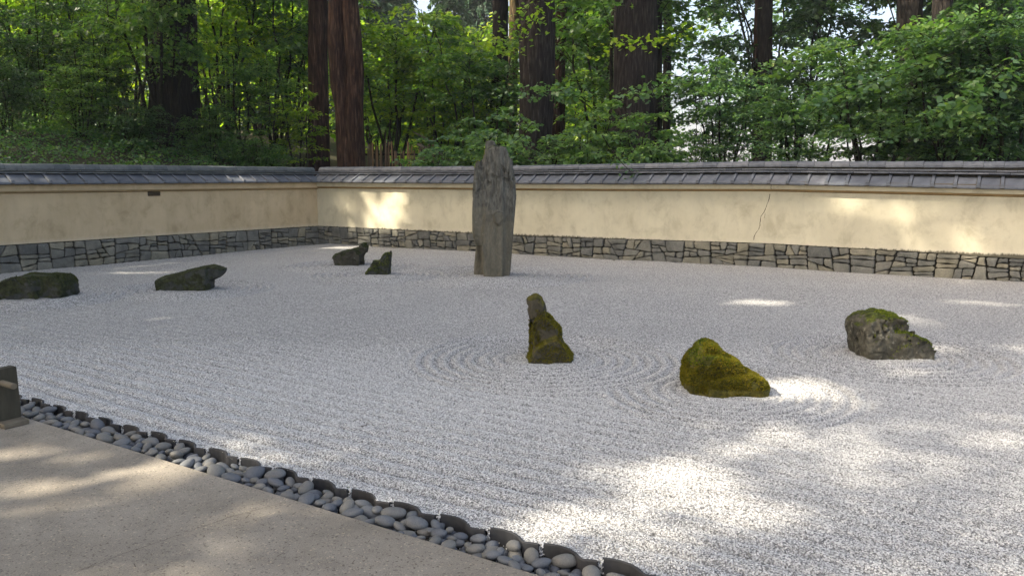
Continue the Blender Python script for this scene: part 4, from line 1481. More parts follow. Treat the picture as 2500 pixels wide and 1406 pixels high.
def big_tree(label, depth, pts, mat, seed, cat='tree', name='fir_tree', furrow=.05, crown=True, group=None, flare=.12, top=26, twin=None, freq=5.0, cscale=1.0, ckey='fir_high'):
    """pts: [(px, py, width px)] down the trunk in the photo"""
    k = depth / F
    p0 = pts[-1]
    x0 = at_y(p0[0], p0[1], depth).x
    root = Vector((x0, depth, hill(x0, depth) - .3))
    e = empty(name, root); tag(e, label, cat, group)
    def run(pts, nm, yoff=0):
        P, R = [], []
        for px, py, w in reversed(pts):
            q = at_y(px, py, depth + yoff)
            P.append(Vector((q.x, q.y, q.z)) - root); R.append(w * k / 2)
        P = [Vector((P[0].x, P[0].y, 0))] + [q for q in P if q.z > .25]
        R = [R[0]] + R[len(R) - len(P) + 1:]
        if P[-1].z < top:
            d = P[-1] - P[-2]
            P.append(Vector((P[-1].x + d.x / max(d.z, .5) * (top - P[-1].z) * .3, P[-1].y, top))); R.append(R[-1] * .35)
        link(nm, trunk_mesh(P, R, M[mat], seed, furrow, flare=flare, step=.16 if top > 15 else .12, freq=freq), e)
    run(pts, 'trunk')
    if twin: run(twin, 'trunk', -.12)
    if crown:
        st, fol, h = PROTO[ckey]
        a = rnd_rot()
        for nm, me_ in (('branches', st), ('crown', fol['needle'])):
            c = link(nm, me_, e, (0, 0, 0), (0, 0, a), (cscale, cscale, 1))
    return e


TG = 'large trunks in the woodland behind the wall'
big_tree('massive dark trunk wrapped in shade at the left, flaring at its foot', 25, [(420, 0, 100), (424, 200, 104), (426, 330, 116), (426, 405, 132)], 'bark_dark', 1, group=TG, furrow=.07, flare=.2)
big_tree('straight reddish trunk just left of the twin-stemmed one', 26.5, [(777, 0, 45), (776, 150, 44), (779, 300, 46), (780, 410, 50)], 'bark_red', 2, group=TG, furrow=.03, crown=False)
big_tree('twin-stemmed red-brown trunk bending slightly, behind the corner of the walls', 23.5,
         [(823, 0, 42), (822, 110, 42), (828, 190, 44), (842, 280, 44), (849, 400, 50)], 'bark_red', 3, group=TG, furrow=.02, freq=3.5,
         twin=[(855, 0, 36), (862, 100, 42), (868, 180, 40), (866, 280, 44), (869, 400, 46)])
big_tree('thin blue-grey trunk far behind, right of the twin-stemmed one', 46, [(903, 0, 15), (905, 120, 17), (907, 300, 18)], 'bark_grey', 4, group=TG, furrow=.02, ckey='fir_low')
big_tree('dark slim trunk just left of the mossy orange one', 29, [(1222, 0, 38), (1221, 150, 38), (1218, 250, 40), (1216, 400, 44)], 'bark_dark', 5, group=TG, furrow=.04, crown=False)
big_tree('mossy orange-brown trunk between the dark slim one and the thick furrowed one', 32, [(1257, 0, 26), (1255, 80, 25), (1250, 160, 26), (1246, 400, 30)], 'bark_moss', 6, group=TG, furrow=.02, crown=False, name='broadleaf_tree')
big_tree('thick grey furrowed trunk directly behind the standing stone', 23, [(1312, 0, 84), (1312, 200, 80), (1308, 330, 78), (1306, 400, 82)], 'bark_grey', 7, group=TG, furrow=.06, flare=.05)
big_tree('orange-lit slender trunk with a long side limb, right of the thick furrowed one', 29, [(1378, 0, 28), (1368, 70, 32), (1362, 140, 36), (1360, 400, 40)], 'bark_red', 8, group=TG, furrow=.02, crown=False, name='broadleaf_tree')
big_tree('very thick brown trunk right of centre behind leafy boughs', 24.5, [(1553, 0, 98), (1552, 150, 98), (1545, 300, 100), (1540, 400, 108)], 'bark_grey', 9, group=TG, furrow=.06, flare=.05)
big_tree('dark trunk half hidden by the very thick brown one', 27, [(1600, 0, 34), (1598, 200, 36), (1596, 400, 40)], 'bark_dark', 10, group=TG, furrow=.03, crown=False)
big_tree('slim pole-like trunk against bright sky, right of the very thick one', 31, [(1630, 0, 17), (1628, 200, 18), (1627, 400, 20)], 'bark_dark', 11, group=TG, furrow=.015)
big_tree('dark trunk behind the middle of the cream wall, mostly leaf-covered', 28, [(1868, 0, 34), (1866, 200, 36), (1862, 400, 40)], 'bark_dark', 12, group=TG, furrow=.03, crown=False)
big_tree('mid-size trunk lit brown at its foot, left of the mostly leaf-covered one', 30, [(1852, 60, 20), (1850, 200, 22), (1846, 400, 24)], 'bark_red', 18, group=TG, furrow=.02, crown=False)
big_tree('shaded brown trunk above the big maple bough', 25, [(2222, 0, 56), (2222, 140, 58), (2226, 300, 60), (2228, 400, 64)], 'bark_dark', 13, group=TG, furrow=.045)
big_tree('nearly black trunk beside the shaded brown one, farthest right', 23, [(2302, 0, 44), (2300, 200, 46), (2300, 400, 50)], 'bark_dark', 14, group=TG, furrow=.04, ckey='fir_high')
big_tree('far orange-lit trunk glimpsed between leaves left of the massive dark one', 42, [(297, 0, 17), (298, 150, 18), (300, 300, 20)], 'bark_red', 15, group=TG, furrow=.02, crown=False)
big_tree('far grey trunk seen above the sunlit thicket, left of the reddish pair', 48, [(706, 0, 13), (706, 200, 14), (706, 330, 15)], 'bark_grey', 16, group=TG, furrow=.01, ckey='fir_low')
big_tree('very far pale trunk between the twin-stemmed and the dark slim trunks', 55, [(1175, 0, 11), (1176, 200, 12), (1178, 330, 13)], 'bark_grey', 17, group=TG, furrow=.01, ckey='fir_low')

# side limb of the slender trunk
vs, fs = [], []
tube_into(vs, fs, [at_y(1366, 78, 29), at_y(1385, 60, 28.9), at_y(1405, 35, 28.8), at_y(1440, 2, 28.6), at_y(1470, -40, 28.4)], [.14, .11, .10, .08, .05], 10)
limb_host = [o for o in S.objects if o.get('label', '').startswith('orange-lit slender trunk')][0]
link('limb', mesh_from('limb', [v - Vector(limb_host.location) for v in vs], fs, M['bark_dark'], True), limb_host)

# conifers standing far behind, foliage down to the ground
FG = 'distant conifers'
for px, d, sc, lb in ((640, 44, 1.0, 'distant conifer high above the sunlit thicket'), (505, 50, 1.1, 'distant conifer behind the massive dark trunk'),
                      (985, 56, .8, 'hazy distant conifer right of the twin-stemmed trunk'), (1100, 50, .85, 'distant conifer with drooping pale-green sprays above the picket fence'),
                      (230, 46, 1.1, 'distant conifer behind the left thicket'),
                      (20, 40, 1.1, 'dark conifer behind the far left thicket'), (1440, 52, 1.7, 'distant conifer with hanging needles left of the very thick trunk'),
                      (2400, 27, 1.2, 'dark conifer behind the right end of the maple bough'),
                      (2560, 25, 1.2, 'dark conifer cut off by the frame edge behind the cream wall')):
    x = X(px, d)
    st, fol, h = PROTO['fir_low']
    e = empty('conifer', (x, d, hill(x, d) - .5 if px < 1400 else hill(x, d) - 1), rnd_rot()); tag(e, lb, 'conifer', FG)
    link('branches', st, e, None, None, (sc, sc, sc)); link('crown', fol['needle'], e, None, None, (sc, sc, sc))
    vs, fs = [], []
    tube_into(vs, fs, [Vector((0, 0, -.5)), Vector((.05, 0, 6)), Vector((0, .05, 18 * sc))], [.26, .2, .04], 10)
    link('trunk', mesh_from('trunk', vs, fs, M['bark_dark'], True), e)

# understory: shrubs, hazels and maples, (kind, leaf, photo x, depth, scale, height factor, label, category)
UG = 'understory trees and shrubs behind the wall'
PL = [
    # left thicket, dark
    ('hazel_fine', 'leaf_dark', -40, 22.5, 1.1, 1.2, 'dark leafy shrub at the far left edge above the mossy ridge tiles', 'shrub'),
    ('hazel_fine', 'leaf_dark', 120, 23.5, 1.15, 1.1, 'dark dense shrub second from the left frame edge', 'shrub'),
    ('hazel_fine', 'leaf_dark', 260, 24.0, 1.1, 1.0, 'dark shrub left of the massive trunk', 'shrub'),
    ('maple', 'leaf_bright', 60, 25.5, 1.15, 1.15, 'tall maple spreading over the left thicket', 'maple tree'),
    ('maple', 'leaf_bright', 250, 26.5, 1.1, 1.2, 'maple with arching stems between left edge and massive trunk', 'maple tree'),
    ('maple_open', 'leaf_bright', 190, 31, 1.2, 1.1, 'yellow-green backlit maple glowing behind the left thicket', 'maple tree'),
    ('maple_open', 'leaf_bright', 340, 33, 1.2, 1.1, 'backlit bright maple just left of the massive dark trunk', 'maple tree'),
    ('maple', 'leaf_maple', 400, 22.8, .95, 1.45, 'maple bough hanging across the massive dark trunk', 'maple tree'),
    ('maple', 'leaf_bright', 560, 27.5, 1.2, 1.3, 'green maple right of the massive dark trunk', 'maple tree'),
    ('maple', 'leaf_maple', 690, 28.5, 1.15, 1.3, 'green maple filling the space left of the reddish trunk', 'maple tree'),
    ('maple_open', 'leaf_bright', 520, 34, 1.2, 1.0, 'sunlit yellow-green maple low behind the middle of the ochre wall', 'maple tree'),
    ('maple_open', 'leaf_bright', 640, 36, 1.2, 1.0, 'sunlit yellow maple behind the slim saplings', 'maple tree'),
    ('maple_open', 'leaf_bright', 730, 33, 1.1, 1.0, 'bright backlit maple low beside the reddish trunk', 'maple tree'),
    ('sapling', 'leaf_maple', 590, 24.5, .9, 1.0, 'slender sapling right of the massive dark trunk', 'sapling'),
    ('sapling', 'leaf_maple', 668, 25.0, .9, 1.0, 'thin-stemmed sapling midway between massive and reddish trunks', 'sapling'),
    ('sapling', 'leaf_bright', 730, 24.6, .8, .9, 'light green sapling against the reddish trunk', 'sapling'),
    ('bush', 'leaf_maple', 520, 23.5, 1.0, .9, 'low bush at the foot of the massive dark trunk', 'bush'),
    ('bush', 'leaf_maple', 640, 23.0, .9, .8, 'low bush between massive trunk and reddish trunk', 'bush'),
    ('bush', 'leaf_dark', 330, 22.0, 1.0, .8, 'dark low bush before the massive trunk', 'bush'),
    # middle
    ('maple_open', 'leaf_bright', 960, 30, 1.15, 1.05, 'bright maple right of the twin-stemmed trunk', 'maple tree'),
    ('maple', 'leaf_bright', 1090, 29, 1.1, 1.15, 'bright green maple above the broken trellis', 'maple tree'),
    ('maple_open', 'leaf_maple', 1170, 27, .95, 1.1, 'open maple left of the dark slim trunk', 'maple tree'),
    ('maple', 'leaf_maple', 930, 33, 1.1, .9, 'mid-green maple deeper behind the picket fence', 'maple tree'),
    ('maple', 'leaf_maple', 1060, 35, 1.1, .9, 'dense maple farthest behind the picket fence', 'maple tree'),
    ('maple_open', 'leaf_bright', 1440, 33, 1.0, 1.0, 'sunny maple between thick furrowed and very thick trunks', 'maple tree'),
    ('hazel', 'leaf_hazel', 1080, 20.9, .80, .85, 'hazel shrub with big leaves left of the standing stone top', 'hazel shrub'),
    ('hazel', 'leaf_hazel', 1200, 20.4, .9, .95, 'hazel shrub right behind the standing stone top', 'hazel shrub'),
    ('hazel', 'leaf_hazel', 1345, 19.9, .78, .86, 'hazel shrub in front of the thick furrowed trunk', 'hazel shrub'),
    ('hazel', 'leaf_hazel', 1425, 19.6, .85, 1.0, 'hazel shrub between the thick furrowed and very thick trunks', 'hazel shrub'),
    ('hazel', 'leaf_hazel', 1570, 19.2, .9, .92, 'hazel shrub in front of the very thick trunk', 'hazel shrub'),
    ('bush', 'leaf_maple', 1010, 21.4, .65, .7, 'low bush beside the broken trellis', 'bush'),
    ('bush', 'leaf_maple', 1400, 21.4, .9, .9, 'low bush between two thick trunks behind the wall', 'bush'),
    # right
    ('maple_open', 'leaf_hazel', 1960, 19.4, .66, .95, 'maple with layered green boughs right of the long crack', 'maple tree'),
    ('maple', 'leaf_hazel', 2130, 18.4, .84, .98, 'big maple bough sweeping over the right of the cream wall', 'maple tree'),
    ('maple', 'leaf_hazel', 2330, 17.2, .84, 1.0, 'leafy maple above the mossy patch of the farthest right wall', 'maple tree'),
    ('maple_open', 'leaf_dark', 2480, 16.8, .85, 1.05, 'dark maple at the right frame edge', 'maple tree'),
    ('maple_open', 'leaf_dark', 1500, 36, 2.0, 1.1, 'tall dark maple behind the very thick trunk', 'maple tree'),
    ('maple', 'leaf_dark', 1900, 30, 1.7, 1.25, 'tall dark maple behind the leaf-covered trunk', 'maple tree'),
    ('maple', 'leaf_dark', 2290, 26, 1.6, 1.25, 'tall dark maple behind the shaded brown trunk', 'maple tree'),
    ('maple_open', 'leaf_maple', 1480, 27, 1.5, 1.1, 'green maple with boughs left of the very thick trunk', 'maple tree'),
    ('hazel_fine', 'leaf_dark', 30, 20.6, .8, .9, 'low dark shrub on the bank nearest the left frame edge', 'shrub'),
    ('hazel_fine', 'leaf_maple', 210, 22.0, .85, .9, 'mid-green shrub on the bank below the left thicket', 'shrub'),
    ('maple_open', 'leaf_bright', 110, 29, 1.1, 1.0, 'sunny maple glimpsed high behind the left bank', 'maple tree'),
    ('hazel_fine', 'leaf_maple', 1655, 20.5, .72, .85, 'loose shrub at the edge of the bright gap by the pole-like trunk', 'shrub'),
    ('hazel_fine', 'leaf_dark', 1780, 24, .62, .95, 'small dark shrub in the bright gap above the long crack', 'shrub'),
    ('sapling', 'leaf_dark', 1700, 22, .62, 1.0, 'thin sapling silhouetted against the bright gap', 'sapling'),
    ('sapling', 'leaf_maple', 1755, 26, .8, 1.1, 'leafy sapling right of the bright gap', 'sapling'),
    ('maple_open', 'leaf_hazel', 1760, 25, .78, 1.1, 'open maple with boughs over the bright gap', 'maple tree'),
    ('bush', 'leaf_dark', 1930, 18.4, .8, .75, 'dark low bush just over the ridge right of the crack', 'bush'),
    ('bush', 'leaf_dark', 2080, 17.6, .85, .8, 'dark low bush under the big maple bough', 'bush'),
    ('bush', 'leaf_dark', 2230, 16.9, .85, .8, 'dark low bush below the shaded brown trunk', 'bush'),
    ('bush', 'leaf_dark', 2380, 16.2, .85, .8, 'dark low bush over the wall near the right frame edge', 'bush'),
    ('maple_open', 'leaf_dark', 2110, 22.0, .7, 1.0, 'dark fine-leaved shrub behind the maple bough', 'shrub'),
    ('hazel_fine', 'leaf_dark', 2280, 20.0, 1.0, 1.1, 'dark fine-leaved shrub at the foot of the black trunk', 'shrub'),
    ('hazel_fine', 'leaf_dark', 2450, 18.6, 1.0, 1.2, 'dark fine-leaved shrub before the right conifer', 'shrub'),
]
ls_cat = {'maple tree': 'maple_tree', 'shrub': 'shrub', 'sapling': 'sapling', 'bush': 'bush', 'hazel shrub': 'hazel_shrub'}
for key, lm, px, d, sc, hz, lb, cat in PL:
    plant(key, lm, X(px, d), d, sc, lb, cat, UG, name=ls_cat[cat], sz=hz)

# ground cover on the bank
def cover(name, label, n, ps, s0, s1, t0, t1, O, U, NO, mat, size, hmax, seed):
    rs = np.random.RandomState(seed)
    s = rs.uniform(s0, s1, n); t = t0 + (t1 - t0) * rs.rand(n) ** 1.2
    x = O.x + U.x * s + NO.x * t; y = O.y + U.y * s + NO.y * t
    z = np.array([hill(a, b) + .0 for a, b in zip(x, y)])
    cl = np.array([noise.noise(Vector((a * 1.1, b * 1.1, 7))) for a, b in zip(x, y)])
    z += rs.rand(n) * hmax * np.clip(.55 + cl * 1.2, .1, 1.3)
    P = np.stack([x, y, z], 1)
    a = rs.uniform(0, 6.28, n)
    D = np.stack([np.cos(a), np.sin(a), rs.normal(.0, .45, n)], 1)
    o = link(name, leaf_mesh(name, P, D, size * rs.uniform(.5, 1.3, n), M[mat], OVATE, rs, .5))
    tag(o, label, 'ground cover', kind='stuff')
cover('ground_cover', 'low green leafy ground cover on the bank behind the ochre wall', 66000, 0, -10, LLEN + 2.5, .35, 14, L0, UL, NLo, 'ground_leaf', .085, .5, 51)
cover('undergrowth', 'dark undergrowth behind the cream wall', 17000, 0, -1.5, 20, .4, 7, C0, UR, NRo, 'leaf_dark', .09, .55, 52)

# far mass of woodland foliage that closes the view low down on the left and in the middle
rs = np.random.RandomState(77)
n = 44000
d = rs.uniform(38, 62, n); px = rs.uniform(-500, 1330, n)
x = (px - 1250) / F * d
z = np.array([hill(a, b) for a, b in zip(x, d)]) + rs.rand(n) ** 1.3 * 7.5 * (1 + .3 * np.sin(px * .011))
a = rs.uniform(0, 6.28, n)
o = link('far_woodland', leaf_mesh('far_woodland', np.stack([x, d, z], 1), np.stack([np.cos(a), np.sin(a), rs.normal(-.2, .4, n)], 1), rs.uniform(.16, .42, n), M['leaf_bright'], OVATE, rs, .5))
tag(o, 'far sunlit foliage of the woods behind the trunks', 'woodland', kind='stuff')

rs = np.random.RandomState(78)
n = 42000
d = rs.uniform(34, 56, n); px = rs.uniform(1300, 2750, n); py = rs.uniform(-40, 420, n)
x = (px - 1250) / F * d
z = EYE + (HZ - py) / F * d
dn = np.array([noise.noise(Vector((a * .012, b * .016, 3))) + .5 * noise.noise(Vector((a * .04, b * .05, 9))) for a, b in zip(px, py)])
gap = np.maximum.reduce([np.exp(-((px - cx) / rx) ** 2 - ((py - cy) / ry) ** 2) for cx, cy, rx, ry in ((1715, 345, 55, 50), (1690, 240, 30, 40), (2115, 70, 35, 50), (1930, 200, 35, 30), (1430, 110, 30, 40), (1640, 130, 30, 60), (2080, 350, 60, 40), (2330, 330, 40, 30), (1600, 20, 120, 30), (1780, 30, 60, 30), (1820, 120, 40, 25), (2000, 110, 30, 40), (2200, 330, 50, 30))])
ok = rs.rand(n) < np.clip(.60 + dn * 1.5 - gap * 1.25, .0, 1)
d, x, z = d[ok], x[ok], z[ok]; n = len(d)
a = rs.uniform(0, 6.28, n)
o = link('far_trees_foliage', leaf_mesh('far_trees_foliage', np.stack([x, d, z], 1), np.stack([np.cos(a), np.sin(a), rs.normal(-.2, .5, n)], 1), rs.uniform(.12, .34, n), M['leaf_dark'], OVATE, rs, .6))
tag(o, 'dark far foliage with bright sky showing through behind the cream wall', 'woodland', kind='stuff')

# a maple spray reaching over the ridge tiles, and the hazel leaves before the eave
def spray(label, pxs, depth, nleaf, size, mat, seed, spread=.22):
    rs = np.random.RandomState(seed)
    pts = [at_y(px, py, depth + k * .05) for k, (px, py) in enumerate(pxs)]
    e = empty('overhanging_branch', pts[0]); tag(e, label, 'branch')
    vs, fs = [], []
    rel = [p - pts[0] for p in pts]
    tube_into(vs, fs, rel, [.012 * (1 - .75 * i / (len(rel) - 1)) for i in range(len(rel))], 6)
    link('twig', mesh_from('twig', vs, fs, M['stem'], True), e)
    t = rs.uniform(.1, 1, nleaf) * (len(rel) - 1)
    i = np.minimum(t.astype(int), len(rel) - 2)
    A = np.array([list(p) for p in rel])
    P = A[i] + (A[i + 1] - A[i]) * (t - i)[:, None] + rs.normal(0, spread, (nleaf, 3)) * np.array([[1, .8, .3]])
    d = rs.normal(0, 1, (nleaf, 3)); d[:, 2] = rs.normal(-.4, .25, nleaf)
    link('leaves', leaf_mesh('leaves', P, d, size * rs.uniform(.6, 1.25, nleaf), M[mat], ROUND, rs, .4), e)
spray('thin hazel spray drooping over the ridge and eave of the cream wall', [(1470, 330), (1495, 372), (1520, 400), (1545, 425), (1562, 438)], 16.6, 46, .10, 'leaf_hazel', 61, .11)
spray('leafy spray hanging beside the top of the standing stone', [(1300, 300), (1270, 335), (1248, 352), (1236, 368)], 15.6, 60, .10, 'leaf_hazel', 62, .12)
spray('long maple spray with big pale leaves hanging at the right', [(2500, 120), (2430, 190), (2370, 235), (2330, 262), (2300, 290)], 14.6, 260, .14, 'leaf_hazel', 63, .26)
spray('maple spray pointing down to the left over the wall', [(2330, 130), (2200, 175), (2080, 215), (2000, 255), (1960, 300)], 16.2, 380, .13, 'leaf_hazel', 64, .28)
spray('upper maple spray reaching left above the crack', [(2100, 110), (2000, 130), (1930, 160), (1860, 185)], 18.2, 260, .13, 'leaf_hazel', 65, .3)
spray('leafy hazel spray crossing the thick furrowed trunk', [(1440, 250), (1380, 225), (1320, 215), (1250, 230)], 19.6, 220, .12, 'leaf_hazel', 67, .3)
spray('maple spray hanging high between the dark slim and thick furrowed trunks', [(1330, -20), (1280, 60), (1230, 110), (1190, 130)], 21.5, 260, .12, 'leaf_bright', 68, .35)
spray('maple spray hanging before the very thick trunk, left of the crack', [(1760, 190), (1680, 200), (1600, 215), (1520, 240)], 19.3, 320, .12, 'leaf_hazel', 69, .32)
spray('upper maple spray before the shaded brown trunk', [(2400, 20), (2320, 60), (2240, 80), (2160, 110)], 17.8, 420, .135, 'leaf_hazel', 70, .34)
spray('maple spray high at the right over the nearly black trunk', [(2520, 60), (2420, 70), (2340, 100), (2280, 130)], 16.8, 420, .135, 'leaf_hazel', 71, .32)
spray('pale green hazel spray before the very thick trunk', [(1700, 60), (1640, 90), (1570, 110), (1500, 100), (1450, 140)], 20.5, 150, .13, 'leaf_bright', 66, .3)

# ------------------------------------------------------------------ picket fence and broken trellis in the woods
fd = 25.5
x0, x1 = X(880, fd), X(1062, fd)
fe = empty('picket_fence', (x0, fd, hill(x0, fd) - .1)); tag(fe, 'low dark split-paling fence in the woods right of the twin-stemmed trunk', 'fence')
rnd = random.Random(2)
topz = at_y(960, 352, fd).z - fe.location.z
sm_ = box_mesh('slat', -.022, .022, -.01, .01, 0, 1, .003)
sm_.materials.append(m_simple('paling', (.06, .04, .025), (.20, .14, .085), 6, .9, .01, (4, 4, .7), rnd=[(.5, .5, .5), (1, 1, 1), (1.7, 1.5, 1.2)]))
k = 0
x = 0
while x < x1 - x0:
    o = link('slat', sm_, fe, (x, rnd.uniform(-.02, .02), -.2), (rnd.uniform(-.02, .02), rnd.uniform(-.03, .03), 0), (rnd.uniform(.7, 1.3), 1, topz + .2 + rnd.uniform(-.22, .12)))
    x += rnd.uniform(.055, .085)
for zz in (.35, .78):
    r = link('rail', box_mesh('rail', -.1, x1 - x0 + .1, .022, .06, topz * zz, topz * zz + .06, .004), fe); r.data.materials.append(M['bark_dark'])
te = empty('broken_trellis', at_y(1018, 354, 22.5)); tag(te, 'leaning diamond lattice under a pale fallen rail, left of the standing stone', 'trellis')
T0 = Vector(te.location)
def bar(p, q, r, mat, name, host, sides=6):
    vs, fs = [], []
    tube_into(vs, fs, [p, p.lerp(q, .5), q], [r, r, r * .9], sides)
    return link(name, mesh_from(name, vs, fs, mat, True), host)
bar(at_y(1018, 353, 22.5) - T0, at_y(1092, 384, 22.3) - T0, .034, M['stem_pale'], 'rail', te, 8)
bar(at_y(1008, 322, 22.7) - T0, at_y(1066, 352, 22.5) - T0, .014, M['stem_pale'], 'rail', te)
cor = [(1040, 378), (1052, 366), (1085, 384), (1100, 400), (1068, 412)]
vs, fs = [], []
for i in range(13):
    t = i / 12
    a0 = at_y(1036 + 22 * t, 380 - 14 * t + (30 * t if t > 1 else 0), 22.42); a1 = at_y(1066 + 40 * t, 415 - 24 * t, 22.42)
    tube_into(vs, fs, [a0 - T0, (a0 + a1) / 2 - T0, a1 - T0], .006, 4)
    b0 = at_y(1036 + 32 * t, 382 + 32 * t, 22.44); b1 = at_y(1060 + 44 * t, 366 + 28 * t, 22.44)
    tube_into(vs, fs, [b0 - T0, (b0 + b1) / 2 - T0, b1 - T0], .006, 4)
tag(link('lattice', mesh_from('lattice', vs, fs, M['stem_pale']), te), kind='stuff')

# ------------------------------------------------------------------ unseen trees added on the sunny side; crowns opened where sun patches fall
PATCH = []                     # light patches: (plane, centre, radii, angle, strength)
def gp(px, py, rx, ry, s, ang=0):
    """ground patch from its centre and half-sizes in the photo"""
    c = at_z(px, py); a = at_z(px + rx, py); b = at_z(px, py - ry); b2 = at_z(px, py + ry)
    PATCH.append(('g', c.x, c.y, max((a - c).length, .04), max((b - b2).length / 2, .04), s, ang))
def rp(px, py, y, r, s):
    """light on a rock: the photo point at depth y, followed down its ray to the ground"""
    p = at_y(px, py, y)
    q = p - TO_SUN * (p.z / TO_SUN.z)
    PATCH.append(('g', q.x, q.y, r, r, s, 0))
def wp(px, py, rx, ry, s):
    s_, z = wall_pt(px, py, C0, UR); s2, _ = wall_pt(px + rx, py, C0, UR); _, z2 = wall_pt(px, py - ry, C0, UR)
    PATCH.append(('w', s_, z, abs(s2 - s_), abs(z2 - z), s, 0))
gp(655, 1088, 95, 32, .95); gp(560, 1075, 60, 22, .6); gp(760, 1125, 60, 25, .5)
gp(340, 1150, 170, 28, 1.0); gp(340, 1150, 230, 40, .7); gp(110, 1210, 150, 30, .97); gp(120, 1120, 150, 24, .6); gp(500, 1130, 80, 25, .7); gp(30, 1110, 80, 30, .7)
rp(1855, 925, at_z(1850, 966).y + .15, .22, 1.0); rp(2205, 775, at_z(2190, 878).y + .3, .18, .9); rp(2215, 840, at_z(2190, 878).y, .18, .9); rp(2150, 850, at_z(2190, 878).y, .08, .6)
gp(250, 1390, 260, 30, .35); gp(800, 1240, 170, 32, .40); gp(700, 1350, 260, 50, .35); gp(1000, 1300, 120, 40, .4)
gp(1640, 1165, 85, 32, 1.0); gp(1650, 1160, 180, 62, .6); gp(1560, 1140, 90, 30, .7); gp(1760, 1150, 110, 34, .6); gp(1830, 1235, 70, 32, .85); gp(1120, 1262, 60, 25, .5)
gp(1935, 945, 85, 22, .98); gp(1900, 935, 30, 14, .9); gp(2150, 640, 200, 4, .0); gp(1985, 975, 110, 22, .55); gp(2030, 960, 60, 18, .4)
gp(2235, 785, 40, 20, .8); gp(1878, 739, 100, 8, .9); gp(2345, 735, 80, 12, .35); gp(2470, 846, 60, 10, .95); gp(2330, 880, 60, 18, .6); gp(2350, 885, 40, 10, .5)
gp(1500, 1290, 330, 60, .50); gp(1900, 1080, 380, 40, .50); gp(2250, 1150, 240, 70, .55); gp(1750, 1330, 450, 80, .42); gp(2100, 1300, 400, 90, .36); gp(2420, 1060, 120, 40, .5); gp(2200, 1065, 90, 24, .5)
gp(2150, 895, 60, 22, .7); gp(1858, 940, 14, 14, .7); gp(2330, 1130, 90, 24, .6); gp(2050, 1150, 120, 30, .35)
gp(275, 648, 70, 3, .9); gp(360, 640, 60, 3, .5); gp(330, 665, 80, 3, .5); gp(820, 603, 70, 3, .9); gp(2330, 690, 100, 6, .4)
wp(905, 505, 22, 34, .8); wp(958, 512, 34, 44, 1.0); wp(870, 490, 40, 26, .3); wp(830, 500, 30, 30, .2); wp(985, 475, 20, 14, .4)
wp(2062, 494, 44, 30, .95); wp(2010, 470, 50, 18, .5); wp(2190, 515, 50, 25, .76); wp(2290, 495, 60, 20, .45); wp(2330, 585, 75, 30, .5); wp(2240, 600, 50, 20, .3); wp(2350, 625, 80, 16, .35)
wp(2040, 425, 60, 16, .5); wp(930, 440, 90, 12, .4); wp(2300, 470, 60, 10, .5); wp(905, 575, 22, 28, .6); wp(2310, 650, 100, 20, .35)


def light_at(P):
    """P (n,3) leaf positions: how much of each leaf's shadow falls where the photograph has sun"""
    ts = np.array(list(TO_SUN))
    G0 = P - ts * (P[:, 2] / ts[2])[:, None]
    nR = np.array([-UR.y, UR.x])
    q = P[:, :2] - np.array(list(C0))
    # where the ray meets the wall's face
    tw = (q @ nR) / (ts[:2] @ nR)
    Wp = P - ts * tw[:, None]
    sw = (Wp[:, :2] - np.array(list(C0))) @ np.array(list(UR))
    nse = .5 + .5 * np.sin(G0[:, 0] * 9 + 2 * np.sin(G0[:, 1] * 5)) * np.sin(G0[:, 1] * 12 + 3 * np.sin(G0[:, 0] * 3.1)) 
    hits_wall = ((G0[:, :2] - np.array(list(C0))) @ nR > 0)
    L_ = np.zeros(len(P))
    for kind, a, b, ra, rb, s, ang in PATCH:
        if kind == 'g': d = np.hypot((G0[:, 0] - a) / ra, (G0[:, 1] - b) / rb); m = ~hits_wall
        else: d = np.hypot((sw - a) / ra, (Wp[:, 2] - b) / rb); m = hits_wall
        v = (s if s > .75 else s * .72) * np.clip((1.6 - d) / 1.0, 0, 1) ** 1.3
        L_ = np.where(m, np.maximum(L_, v), L_)
    return np.where((L_ < .93) & ~hits_wall, L_ * (.6 + .7 * nse), L_)


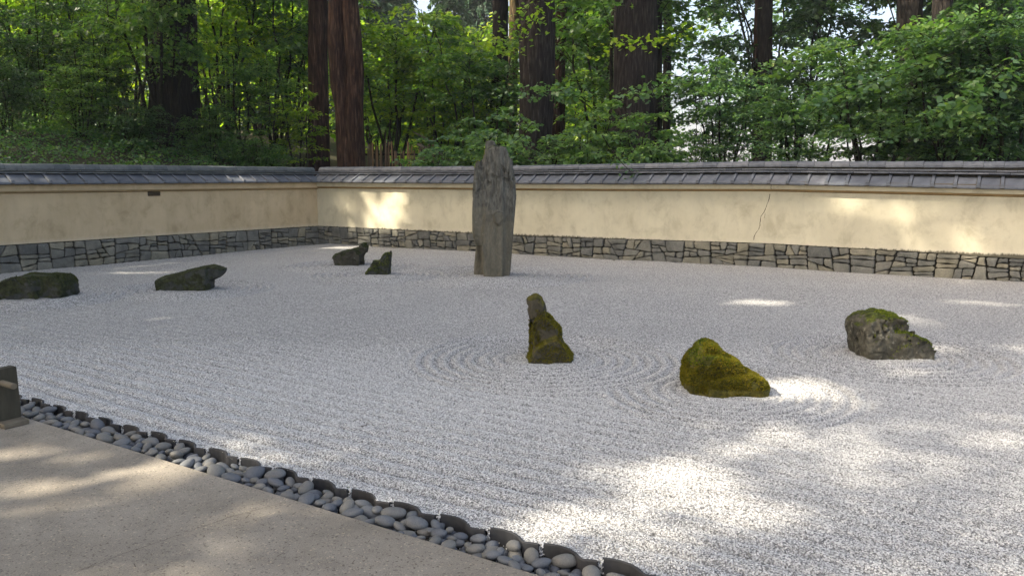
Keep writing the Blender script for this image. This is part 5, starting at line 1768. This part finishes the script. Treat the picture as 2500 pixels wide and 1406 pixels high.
def shade_tree(x, y, z0, z1, r, n, seed, label, size=.295):
    rs = np.random.RandomState(seed)
    e = empty('unseen_shade_tree', (x, y, -.3)); tag(e, label, 'tree', 'unseen trees added to cast dappled shade on the garden')
    vs, fs = [], []
    rnd = random.Random(seed)
    tube_into(vs, fs, [Vector((0, 0, 0)), Vector((.1, .05, z0)), Vector((0, .1, z1 * .6)), Vector((0, .1, z1 * .97))], [.36, .28, .16, .04], 16)
    link('trunk', mesh_from('trunk', vs, fs, M['bark_grey'], True), e)
    vs, fs = [], []
    for k in range(26):
        z = z0 + (z1 - z0) * rnd.random(); a = rnd.uniform(0, 6.28)
        b = Vector((.05, .05, z)); rr = r * rnd.uniform(.6, .95)
        ar = arch(b, b + Vector((math.cos(a) * rr, math.sin(a) * rr, rnd.uniform(0, 1.5))), .8, 5, .1, rnd)
        aq = np.array([list(p_.lerp(q_, f_)) for p_, q_ in zip(ar, ar[1:]) for f_ in (0, .25, .5, .75)]) + np.array([[x, y, -.3]])
        if light_at(aq).max() < .12: tube_into(vs, fs, ar, [.09, .07, .05, .035, .025, .015], 5)
    tag(link('branches', mesh_from('branches', vs, fs, M['bark_grey'], True), e), kind='stuff')
    a = rs.uniform(0, 6.28, n); t = rs.rand(n)
    rad = r * np.sqrt(rs.rand(n)) * (1.05 - .35 * np.abs(t - .4))
    P = np.stack([x + np.cos(a) * rad, y + np.sin(a) * rad, z0 - .5 + (z1 - z0 + 1) * t], 1)
    L_ = light_at(P)
    # leaves over a bright patch are missing; half-lit patches keep part of theirs
    keep = rs.rand(n) < np.clip(-np.log(np.clip(L_, 1e-3, .995)) / 5.0, 0, 1)
    P = P[keep]; m_ = len(P)
    d = rs.normal(0, 1, (m_, 3)); d[:, 2] *= .5
    P = P - np.array([[x, y, -.3]])
    link('crown', leaf_mesh('crown', P, d, size * rs.uniform(.6, 1.3, m_), M['leaf_maple'], CLUMP, rs, .7), e)


ST = [(-14.5, -6.0, 8, 26), (-15.0, 0.7, 7, 27), (-14.5, 3.1, 5.5, 26), (-15.5, 9.0, 4.5, 24), (-20.0, -9.0, 7, 30), (-21.0, -1.7, 7, 31), (-21.0, 4.8, 6, 30),
      (-22.0, 7.7, 6, 28), (-12.5, -11.0, 10, 28), (-26.0, -8.2, 10, 34), (-27.0, 5.7, 9, 33), (-17.5, -14.0, 9, 30), (-22.0, 14.0, 5, 26), (-27.0, 13.5, 6, 30)]
for i, (x, y, z0, z1) in enumerate(ST):
    shade_tree(x, y, z0, z1, 4.4, 10500, 100 + i, 'unseen leafy tree added on the sunny left, thinned to shape the dappled light')

# ------------------------------------------------------------------ the soft summer air
hz = link('haze', box_mesh('haze', -402, 402, -402, 902, -15.5, 36, 0))
tag(hz, kind='stuff')
mh = bpy.data.materials.new('haze'); mh.use_nodes = True
t = mh.node_tree; t.nodes.clear()
pv = t.nodes.new('ShaderNodeVolumePrincipled'); pv.inputs['Color'].default_value = (.92, .96, 1, 1); pv.inputs['Density'].default_value = .0009
pv.inputs['Anisotropy'].default_value = .3
oo = t.nodes.new('ShaderNodeOutputMaterial'); t.links.new(pv.outputs[0], oo.inputs['Volume'])
hz.data.materials.append(mh)
